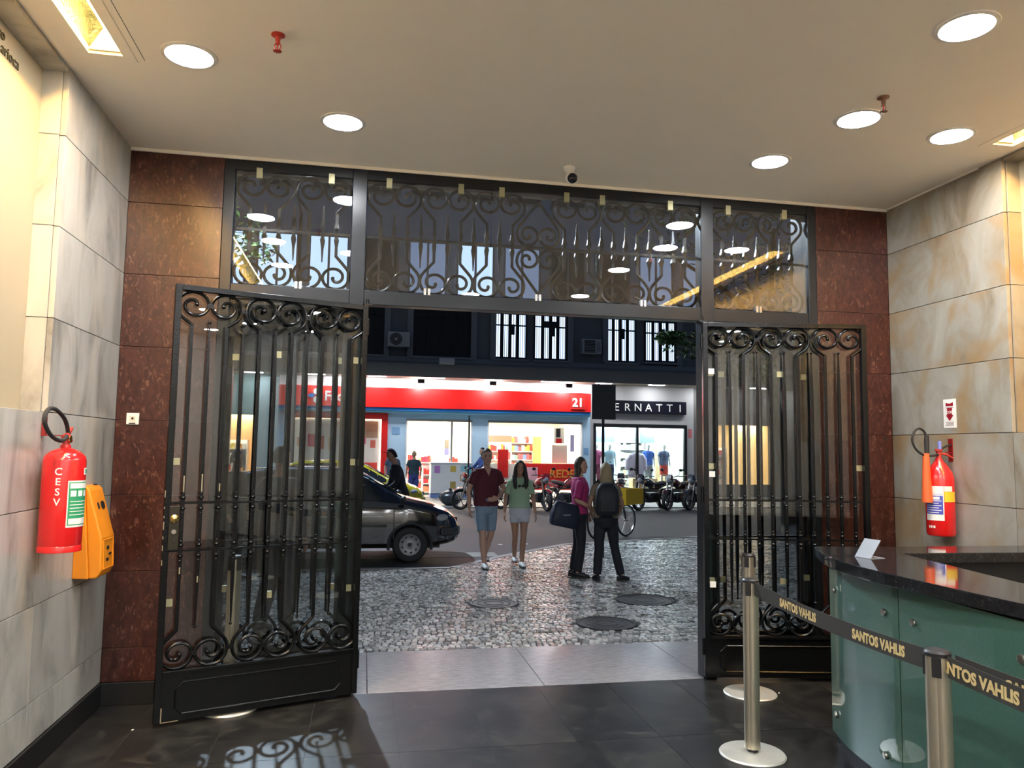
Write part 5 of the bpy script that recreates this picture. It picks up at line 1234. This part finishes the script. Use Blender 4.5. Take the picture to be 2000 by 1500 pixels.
person('man in navy shirt standing before the shop wall, facing the street', (.95, 19.6, 0), RAD(10), 1.68, stand, sk_a, (pb('slate_blue_shirt', (.05, .07, .11), .8), .92, .6), (m_blk, 2, .006), (h_dark, 'short'), sn_b, vox=.014, fingers=False)
person('person in dark teal shirt seen from behind at the shop doorway', (1.66, 20.0, 0), RAD(185), 1.64, stand, sk_a, (pb('dark_teal_shirt', (.02, .045, .06), .8), .92, .6), (pb('blue_trousers', (.03, .05, .2), .8), 2, .01), (h_blond, 'short'), sn_b, vox=.014, fingers=False)
person('man in blue jacket seated on a motorcycle near the thin post', (3.50, 17.0, .18), RAD(-75), 1.6, dict(hL=(.12, 0, .72), hR=(-.12, 0, .72), kL=(.2, -.42, .68), aL=(.2, -.32, .26), kR=(-.2, -.42, .68), aR=(-.2, -.32, .26), eR=(-.26, -.16, 1.16), wR=(-.24, -.42, 1.06), eL=(.26, -.16, 1.16), wL=(.24, -.42, 1.06)) , sk_a, (pb('blue_jacket', (.03, .06, .22), .8), .80, 1.9, 'jacket'), (m_navy, 2, .01), (h_dark, 'short'), sn_b, vox=.014, fingers=False)
# shop mannequins
m_man = pb('white_mannequin', (.7, .68, .64), .4)
for x, y, rz, c1, c2_, lab in ((9.45, .55, 0, (.35, .52, .62), (.02, .03, .09), 'mannequin in light blue shirt and navy trousers in the menswear window'),
                          (11.02, .5, -.1, (.05, .14, .5), (.25, .3, .34), 'mannequin in blue polo shirt in the menswear window'),
                          (11.72, .6, .15, (.10, .13, .22), (.5, .07, .05), 'mannequin in slate shirt and red shorts in the menswear window'),
                          (8.95, .7, 0, (.35, .06, .16), (.2, .04, .08), 'mannequin in wine coloured outfit at the left end of the menswear window')):
    i_ = int(x * 100)
    person(lab, (x, FY + y, .355), rz, 1.70, stand, m_man, (pb('shirt_%d' % i_, c1, .8), .90, .6), (pb('trousers_%d' % i_, c2_, .8), .95 if x > 11.5 else 2, .01), None, None, vox=.014, fingers=False, cat='mannequin', name='mannequin', group='mannequins in the menswear window')
t = thing('hanging_shirt', 'white shirt on a hanger in the middle of the menswear window', 'shirt', (10.42, FY + .22, .72))
b = MB(); b.loft([b.ring((0, 0, z), (w, 0, 0), (0, d, 0), 20) for z, w, d in ((0, .34, .06), (.4, .31, .08), (.85, .30, .08), (.95, .2, .06), (1.0, .07, .04))])
for s in (-1, 1): b.tube([(s * .22, 0, .9), (s * .36, 0, .7), (s * .40, 0, .3)], [.09, .08, .06], 12)
o = b.build('shirt_body', pb('pale_lilac_shirt', (.62, .58, .68), .8), t, True); remesh(o, .02, 4)
MB().tube([(-.2, 0, .98), (0, 0, 1.05), (.2, 0, .98)], .008, 6).tube([(0, 0, 1.05), (0, 0, 1.12), (.03, 0, 1.15)], .006, 6).build('hanger', m_black, t)
# ================================================================== CARS
def interp(tab, x):
    if x <= tab[0][0]: return tab[0][1:]
    for a, b in zip(tab[:-1], tab[1:]):
        if a[0] <= x <= b[0]:
            t = (x - a[0]) / (b[0] - a[0]); return tuple(p + (q - p) * t for p, q in zip(a[1:], b[1:]))
    return tab[-1][1:]
CARTAB = [(-1.90, .66, .36, .70, .76, .50), (-1.84, .76, .30, .84, .98, .55), (-1.62, .79, .25, .91, 1.30, .54), (-1.25, .81, .22, .93, 1.42, .56), (-.7, .82, .22, .93, 1.455, .58), (-.1, .82, .22, .92, 1.45, .58), (.25, .82, .22, .915, 1.40, .57), (.45, .82, .22, .91, 1.32, .58),
          (.75, .82, .22, .905, 1.145, .61), (1.05, .81, .22, .90, .985, .66), (1.2, .80, .22, .875, .945, .65), (1.5, .775, .24, .81, .875, .60), (1.72, .73, .27, .725, .79, .56), (1.84, .66, .31, .63, .69, .50), (1.90, .58, .36, .54, .59, .44)]
def car_ring(x):
    w, zl, zb, zt, wt = interp(CARTAB, x)
    wt = min(wt, w * .9)
    half = [(0, zl), (w * .84, zl), (w * .975, zl + .07), (w, zl * .5 + zb * .5), (w * .99, zb - .09), (w * .955, zb - .01), (w * .93 * .5 + wt * .5 + .01, zb * .5 + zt * .5), (wt + .012, zt - .05), (wt * .8, zt - .012), (0, zt)]
    return [Vector((x, y, z)) for y, z in half] + [Vector((x, -y, z)) for y, z in reversed(half[1:-1])]
WX = (-1.33, 1.12)
def bool_cut(o, cutters):
    for c in cutters:
        m = o.modifiers.new('cut', 'BOOLEAN'); m.object = c; m.operation = 'DIFFERENCE'; m.solver = 'EXACT'
    dg = bpy.context.evaluated_depsgraph_get(); dg.update()
    me = bpy.data.meshes.new_from_object(o.evaluated_get(dg)); o.modifiers.clear(); o.data = me
    for c in cutters: bpy.data.objects.remove(c)
    me.polygons.foreach_set('use_smooth', [True] * len(me.polygons)); me.set_sharp_from_angle(angle=RAD(38))
def car(label, loc, rz, paint, plastic):
    t = thing('car', label, 'car', loc, rz)
    xs = []
    for a, b in zip(CARTAB[:-1], CARTAB[1:]): xs += [a[0] + (b[0] - a[0]) * i / 3 for i in range(3)]
    xs.append(1.90)
    body = MB().loft([car_ring(x) for x in xs]).build('body', paint, t, True)
    cut = [MB().cyl((wx, -1, .262), (wx, 1, .262), .325, n=32).build('cutter', paint, t) for wx in WX]
    bool_cut(body, cut)
    m_cg = pb('car_window', (.012, .014, .016), .05, spec=.7)
    MB().box(-1.6, 1.6, -.6, .6, .2, .5).build('underbody', m_black, t)
    # windows follow the greenhouse a few millimetres outside the body
    def side_pt(x, f, s):
        w, zl, zb, zt, wt = interp(CARTAB, x); a = Vector((x, w * .955, zb - .01)); b = Vector((x, w * .93 * .5 + wt * .5 + .01, zb * .5 + zt * .5)); c = Vector((x, wt + .012, zt - .05))
        p = a.lerp(b, f * 2) if f < .5 else b.lerp(c, f * 2 - 1)
        return Vector((p.x, s * (p.y + .006), p.z))
    for s in (-1, 1):
        for x0, x1, cutx in ((-.22, .93, True), (-1.15, -.30, False), (-1.55, -1.22, False)):
            rr = []
            for i in range(7):
                x = x0 + (x1 - x0) * i / 6; hi = .93 if not cutx else max(.12, min(.93, .93 - max(0, (x - .45)) * 1.75)) if False else .93
                rr.append([side_pt(x, .1, s), side_pt(x, .5, s), side_pt(x, hi, s), side_pt(x, hi, s) - Vector((0, s * .004, 0)), side_pt(x, .5, s) - Vector((0, s * .004, 0)), side_pt(x, .1, s) - Vector((0, s * .004, 0))])
            MB().loft(rr).build('side_window', m_cg, t, True)
        MB().tube([(.97, s * .80, .92), (1.0, s * .88, .95)], .02, 8).ell((1.0, s * .92, .97), (.055, .085, .06), 12, 8).build('mirror', plastic, t, True)
        hl = MB().ell((1.62, s * .64, .675), (.17, .115, .085), 16, 10, Matrix.Rotation(-s * .55, 3, 'Z')).build('headlight', pb('headlight_glass', (.30, .32, .34), .08, spec=.8), t, True)
        MB().ell((1.68, s * .66, .675), (.05, .05, .05), 12, 8).build('reflector', m_steel, hl, True)
        MB().box(-.265, -.245, s * .825 - .003, s * .825 + .003, .32, .90).build('door_seam', m_black, t); MB().box(.86, .872, s * .822 - .003, s * .822 + .003, .36, .86).build('door_seam', m_black, t)
        MB().box(-.2, -.02, s * .83 - .012, s * .83 + .012, .80, .83).build('door_handle', plastic, t, bevel=.006)
        MB().box(-1.0, .76, s * .824 - .008, s * .824 + .008, .545, .585).build('side_trim', plastic, t, bevel=.006)
        MB().box(-.8, .7, s * .824 - .004, s * .824 + .004, .70, .712).build('pinstripe', pb('silver_pinstripe', (.45, .5, .55), .3, metal=.4), t)
        MB().ell((-1.82, s * .62, .72), (.06, .10, .14), 10, 8).build('tail_light', pb('tail_red', (.35, .01, .01), .2), t, True)
        for wx in WX:
            MB().tube([(wx + .335 * math.cos(a), s * .80, .262 + .335 * math.sin(a)) for a in [PI * (-.06 + 1.12 * i / 16) for i in range(17)]], .024, 8).build('arch_flare', plastic, t, True)
            w_ = MB().lathe([(.165, -.085), (.20, -.095), (.255, -.085), (.275, -.05), (.275, .05), (.255, .085), (.20, .095), (.165, .085)], n=36, M=Matrix.Rotation(PI / 2, 3, 'X')).build('tyre', m_rubber, t, True, loc=(wx, s * .735, .275))
            cap = MB().lathe([(0, .05), (.03, .058), (.06, .05), (.11, .052), (.15, .072), (.168, .08), (.172, .06), (.172, -.06), (0, -.06)], n=32, M=Matrix.Rotation(-s * PI / 2, 3, 'X')).build('hubcap', pb('hubcap_grey', (.30, .30, .31), .4, metal=.3), w_, True, angle=30)
            for i in range(9):
                a = 2 * PI * i / 9; MB().cyl((.125 * math.cos(a), s * .052, .125 * math.sin(a)), (.125 * math.cos(a), s * .066, .125 * math.sin(a)), .019, n=8).build('vent_hole', m_black, w_)
            MB().cyl((0, s * .05, 0), (0, s * .066, 0), .032, n=14).build('hub_badge', m_black, w_)
    # windscreen and rear window
    def top(x): return interp(CARTAB, x)[3] + .007
    rr = []
    for i in range(6):
        x = .34 + (1.0 - .34) * i / 5; wt = interp(CARTAB, x)[4] * .86; z = top(x)
        rr.append([Vector((x, -wt, z - .018)), Vector((x, -wt * .5, z - .004)), Vector((x, wt * .5, z - .004)), Vector((x, wt, z - .018)), Vector((x, wt, z - .024)), Vector((x, -wt, z - .024))])
    MB().loft(rr).build('windscreen', m_cg, t, True)
    rr = []
    for i in range(4):
        x = -1.83 + .2 * i / 3 + .0; wt = interp(CARTAB, x)[4] * .85; z = top(x)
        rr.append([Vector((x - .006, -wt, z)), Vector((x - .006, wt, z)), Vector((x, wt, z - .01)), Vector((x, -wt, z - .01))])
    MB().loft(rr).build('rear_window', m_cg, t)
    MB().box(1.80, 1.90, -.38, .38, .58, .66).build('grille', m_black, t, bevel=.01); MB().box(1.855, 1.905, -.3, .3, .615, .632).build('grille_chrome', m_steel, t)
    MB().loft([[Vector((x, y, z)) for y, z in ((-w, .40), (-w, .53), (w, .53), (w, .40))] for x, w in ((1.60, .79), (1.78, .735), (1.89, .62), (1.935, .45))]).build('front_bumper', plastic, t, bevel=.02)
    MB().loft([[Vector((x, y, z)) for y, z in ((-w, .38), (-w, .56), (w, .56), (w, .38))] for x, w in ((-1.72, .80), (-1.88, .74), (-1.94, .55))]).build('rear_bumper', plastic, t, bevel=.02)
    MB().box(1.93, 1.94, -.2, .2, .42, .52).build('number_plate', pb('plate_grey', (.4, .4, .4), .5), t)
    MB().tube([(.45, -.5, 1.345), (.9, -.2, 1.07)], .008, 6).build('wiper', m_black, t)
    return t
car('black hatchback parked at the kerb behind the left gate', (-.37, 7.22, -.03), 0, pb('black_car_paint', (.006, .007, .010), .10, coat=1.0, spec=.6), pb('dark_bumper_plastic', (.022, .024, .028), .45))
car('yellow taxi on the street behind the black car', (-.34, 14.6, -.03), 0, pb('yellow_car_paint', (.48, .40, .02), .18, coat=.8), pb('yellow_bumper', (.40, .34, .03), .4))

# ================================================================== MOTORCYCLES
def wheel_mesh(r, w, spokes, nm):
    ty = MB().lathe([(r - .075, -w * .6), (r - .03, -w), (r, -w * .5), (r, w * .5), (r - .03, w), (r - .075, w * .6)], n=30, M=Matrix.Rotation(PI / 2, 3, 'X')).mesh('tyre', m_rubber, True)
    b = MB(); b.lathe([(r - .085, -w * .6), (r - .07, -w * .6), (r - .07, w * .6), (r - .085, w * .6)], n=30, M=Matrix.Rotation(PI / 2, 3, 'X'))
    for i in range(spokes):
        a = 2 * PI * i / spokes; b.tube([(.03 * math.cos(a), 0, .03 * math.sin(a)), ((r - .08) * math.cos(a), 0, (r - .08) * math.sin(a))], .012 if spokes < 9 else .003, 5)
    b.cyl((0, -w * .8, 0), (0, w * .8, 0), .045, n=14)
    return ty, b
def motorcycle(label, loc, rz, col, box=None):
    t = thing('motorcycle', label, 'motorcycle', loc, rz, 'motorcycles parked along the far kerb')
    pm = pb('moto_paint_%d' % int(col[0] * 999 + col[1] * 99), col, .25, coat=.6)
    for x, r in ((.66, .30), (-.62, .30)):
        ty, rim = wheel_mesh(r, .055, 6, '')
        w = inst('tyre', ty, t, (x, 0, r)); rim.build('rim', m_cast, w, True)
    MB().box(-.22, .24, -.13, .13, .22, .52).build('engine', pb('engine_grey', (.09, .09, .095), .35, metal=.7), t, bevel=.04)
    for z in (.34, .40, .46): MB().box(.0, .2, -.16, .16, z, z + .02).build('cooling_fin', MATS['engine_grey'], t)
    MB().tube([(.46, 0, .88), (.1, 0, .66), (-.3, 0, .62), (-.55, 0, .70)], .03, 8).tube([(.46, 0, .86), (.3, 0, .4), (.1, 0, .24)], .025, 8).tube([(-.2, 0, .4), (-.62, 0, .30)], .03, 8).build('frame_tubes', m_black, t, True)
    MB().loft([[Vector((x, w * math.cos(a), zc + h * math.sin(a))) for a in [2 * PI * i / 16 for i in range(16)]] for x, w, h, zc in ((-.08, .08, .08, .76), (.02, .13, .12, .79), (.2, .15, .14, .82), (.36, .12, .12, .84), (.43, .06, .07, .84))]).build('tank', pm, t, True)
    MB().loft([[Vector((x, w * math.cos(a), zc + h * math.sin(a))) for a in [2 * PI * i / 12 for i in range(12)]] for x, w, h, zc in ((-.68, .06, .03, .84), (-.6, .11, .05, .82), (-.3, .13, .06, .78), (-.05, .09, .05, .76))]).build('seat', m_rubber, t, True)
    MB().loft([[Vector((x, w * math.cos(a), zc + h * math.sin(a))) for a in [2 * PI * i / 12 for i in range(12)]] for x, w, h, zc in ((-.82, .05, .03, .80), (-.7, .10, .05, .76), (-.3, .12, .07, .68))]).build('tail_panel', pm, t, True)
    for s in (-1, 1):
        MB().cyl((.66, s * .085, .30), (.46, s * .085, .92), .024, n=10).build('fork', m_steel, t, True)
        MB().cyl((-.62, s * .11, .30), (-.48, s * .11, .64), .022, n=10).build('shock', m_steel, t, True)
        MB().tube([(.44, s * .02, .99), (.42, s * .2, 1.04), (.34, s * .36, 1.03)], .013, 8).build('handlebar', m_black, t, True)
        MB().tube([(.40, s * .24, 1.04), (.42, s * .30, 1.2)], .006, 6).build('mirror_stem', m_black, t)
        MB().ell((.42, s * .32, 1.22), (.022, .065, .045), 12, 8).build('mirror', m_black, t, True)
        MB().ell((.52, s * .16, .86), (.03, .03, .022), 8, 6).build('indicator', pb('amber_lens', (.6, .25, .03), .3), t, True)
    MB().ell((.56, 0, .90), (.09, .10, .10), 14, 10).build('headlight', pb('headlight_glass', (.30, .32, .34), .08, spec=.8), t, True)
    MB().prism([(.50, .88), (.62, .94), (.56, 1.1), (.48, 1.02)], -.11, .11, lambda a, b_, d: (a, d, b_)).build('cowl', pm, t, bevel=.03)
    for x, a0_, a1_ in ((.66, .25, .85), (-.62, .3, .75)):
        rr = []
        for i in range(9):
            a = PI * (a0_ + (a1_ - a0_) * i / 8); c = Vector((x + .335 * math.cos(a), 0, .30 + .335 * math.sin(a))); n_ = Vector((math.cos(a), 0, math.sin(a)))
            rr.append([c + Vector((0, -.07, 0)), c + n_ * .02, c + Vector((0, .07, 0)), c + n_ * .012 + Vector((0, 0, 0))])
        MB().loft(rr).build('mudguard', pm if x > 0 else m_black, t, True)
    MB().tube([(.14, -.12, .3), (.0, -.17, .22), (-.3, -.18, .27), (-.75, -.19, .38)], [.02, .025, .045, .045], 10).build('exhaust', m_steel, t, True)
    MB().box(-.87, -.82, -.06, .06, .72, .78).build('tail_light', pb('tail_red', (.35, .01, .01), .2), t); MB().box(-.88, -.865, -.09, .09, .52, .68).build('number_plate', MATS['plate_grey'], t)
    MB().tube([(-.05, .1, .28), (-.1, .26, .01)], .012, 6).build('side_stand', m_black, t)
    if box: MB().box(-.95, -.5, -.24, .24, .86, 1.28).build('delivery_box', box, t, bevel=.03)
    return t
G0 = -.03
motorcycle('motorcycle with a seated rider near the thin post', (3.48, 16.95, G0), RAD(-168), (.25, .03, .02))
motorcycle('red and black motorcycle behind the woman in mint, front towards the street', (5.15, 16.8, G0), RAD(-78), (.3, .02, .03))
motorcycle('black motorcycle with pink and red panels left of the woman in magenta', (6.05, 16.75, G0), RAD(-62), (.35, .06, .08))
motorcycle('motorcycle half hidden behind the blond woman', (7.75, 16.8, G0), RAD(70), (.05, .05, .06))
motorcycle('black motorcycle before the menswear window, left of its pair', (8.75, 16.8, G0), RAD(212), (.03, .03, .035))
motorcycle('black motorcycle before the menswear window, right of its pair', (9.62, 16.85, G0), RAD(220), (.06, .012, .015))
motorcycle('dark motorcycle half hidden by the right gate leaf', (10.4, 16.9, G0), RAD(215), (.02, .03, .05))
# ================================================================== CARGO BICYCLE
bx0, bx1 = Vector((4.62, 9.15, G0)), Vector((5.42, 9.72, G0)); dv = bx1 - bx0
t = thing('cargo_bicycle', 'bicycle with a yellow cargo box parked at the kerb behind the two women', 'bicycle', bx0, math.atan2(dv.y, dv.x))
WB = dv.length
for x in (0, WB):
    ty = MB().lathe([(.305, -.016), (.325, -.02), (.335, 0), (.325, .02), (.305, .016)], n=36, M=Matrix.Rotation(PI / 2, 3, 'X')).build('tyre', m_rubber, t, True, loc=(x, 0, .335))
    b = MB().lathe([(.29, -.012), (.308, -.012), (.308, .012), (.29, .012)], n=36, M=Matrix.Rotation(PI / 2, 3, 'X')); b.build('rim', m_steel, ty, True)
    b = MB()
    for i in range(18): a = 2 * PI * i / 18; b.tube([(.02 * math.cos(a + .5), .02 * (-1) ** i, .02 * math.sin(a + .5)), (.292 * math.cos(a), 0, .292 * math.sin(a))], .0018, 4)
    b.cyl((0, -.04, 0), (0, .04, 0), .022, n=10); b.build('spokes', m_steel, ty)
m_bf = pb('bike_frame_paint', (.02, .03, .05), .35)
for a, b_ in (((0, 0, .335), (.42, 0, .30)), ((.42, 0, .30), (.30, 0, .82)), ((0, 0, .335), (.32, 0, .74)), ((.42, 0, .30), (WB - .18, 0, .78)), ((.32, 0, .76), (WB - .2, 0, .86)), ((WB, 0, .335), (WB - .2, 0, .92))):
    MB().cyl(a, b_, .017, n=8).build('frame_tube', m_bf, t, True)
MB().loft([[Vector((x, w * math.cos(q), .85 + h * math.sin(q))) for q in [2 * PI * i / 10 for i in range(10)]] for x, w, h in ((.14, .09, .03), (.28, .07, .035), (.42, .02, .02))]).build('saddle', m_black, t, True)
MB().tube([(WB - .12, -.28, 1.0), (WB - .22, -.1, 1.02), (WB - .22, .1, 1.02), (WB - .12, .28, 1.0)], .012, 8).build('handlebar', m_steel, t, True)
MB().lathe([(0, -.006), (.09, -.006), (.09, .006), (0, .006)], n=20, M=Matrix.Rotation(PI / 2, 3, 'X')).build('chainwheel', m_cast, t, loc=(.42, -.03, .30))
MB().tube([(.12, .02, .3), (.1, .2, .02)], .01, 6).build('kickstand', m_black, t)
m_yb = pb('yellow_crate_plastic', (.55, .34, .01), .45, noise=.1)
cb_ = MB().box(WB - .42, WB + .20, -.30, .30, .68, .70).build('cargo_box', m_yb, t)
for x0, x1, y0, y1 in ((WB - .42, WB - .40, -.30, .30), (WB + .18, WB + .20, -.30, .30), (WB - .40, WB + .18, -.30, -.28), (WB - .40, WB + .18, .28, .30)): MB().box(x0, x1, y0, y1, .70, 1.0).build('box_side', m_yb, cb_)
# ================================================================== SCRAPS
for x, y, z, lab in ((2.55, 8.55, -.03, 'pale paper scrap on the asphalt between the couple'), (3.05, 8.6, -.03, 'pale paper scrap on the asphalt right of the couple'), (4.0, 8.45, 0.0, 'pale paper scrap by the bicycle wheel'), (-1.32, -.50, 0, 'tiny white scrap on the lobby floor beside the left gate'), (3.0, -.42, 0, 'tiny white scrap on the lobby floor below the right gate')):
    s_ = .05 if y > 0 else .007
    tag(MB().prism([(-s_, -s_ * .6), (s_ * .7, -s_ * .8), (s_, s_ * .5), (-s_ * .3, s_ * .7)], 0, .004, lambda a, b_, d: (a, b_, d)).build('paper_scrap', m_lab_w, None, loc=(x, y, z)), lab, 'scrap', 'scraps on the ground')
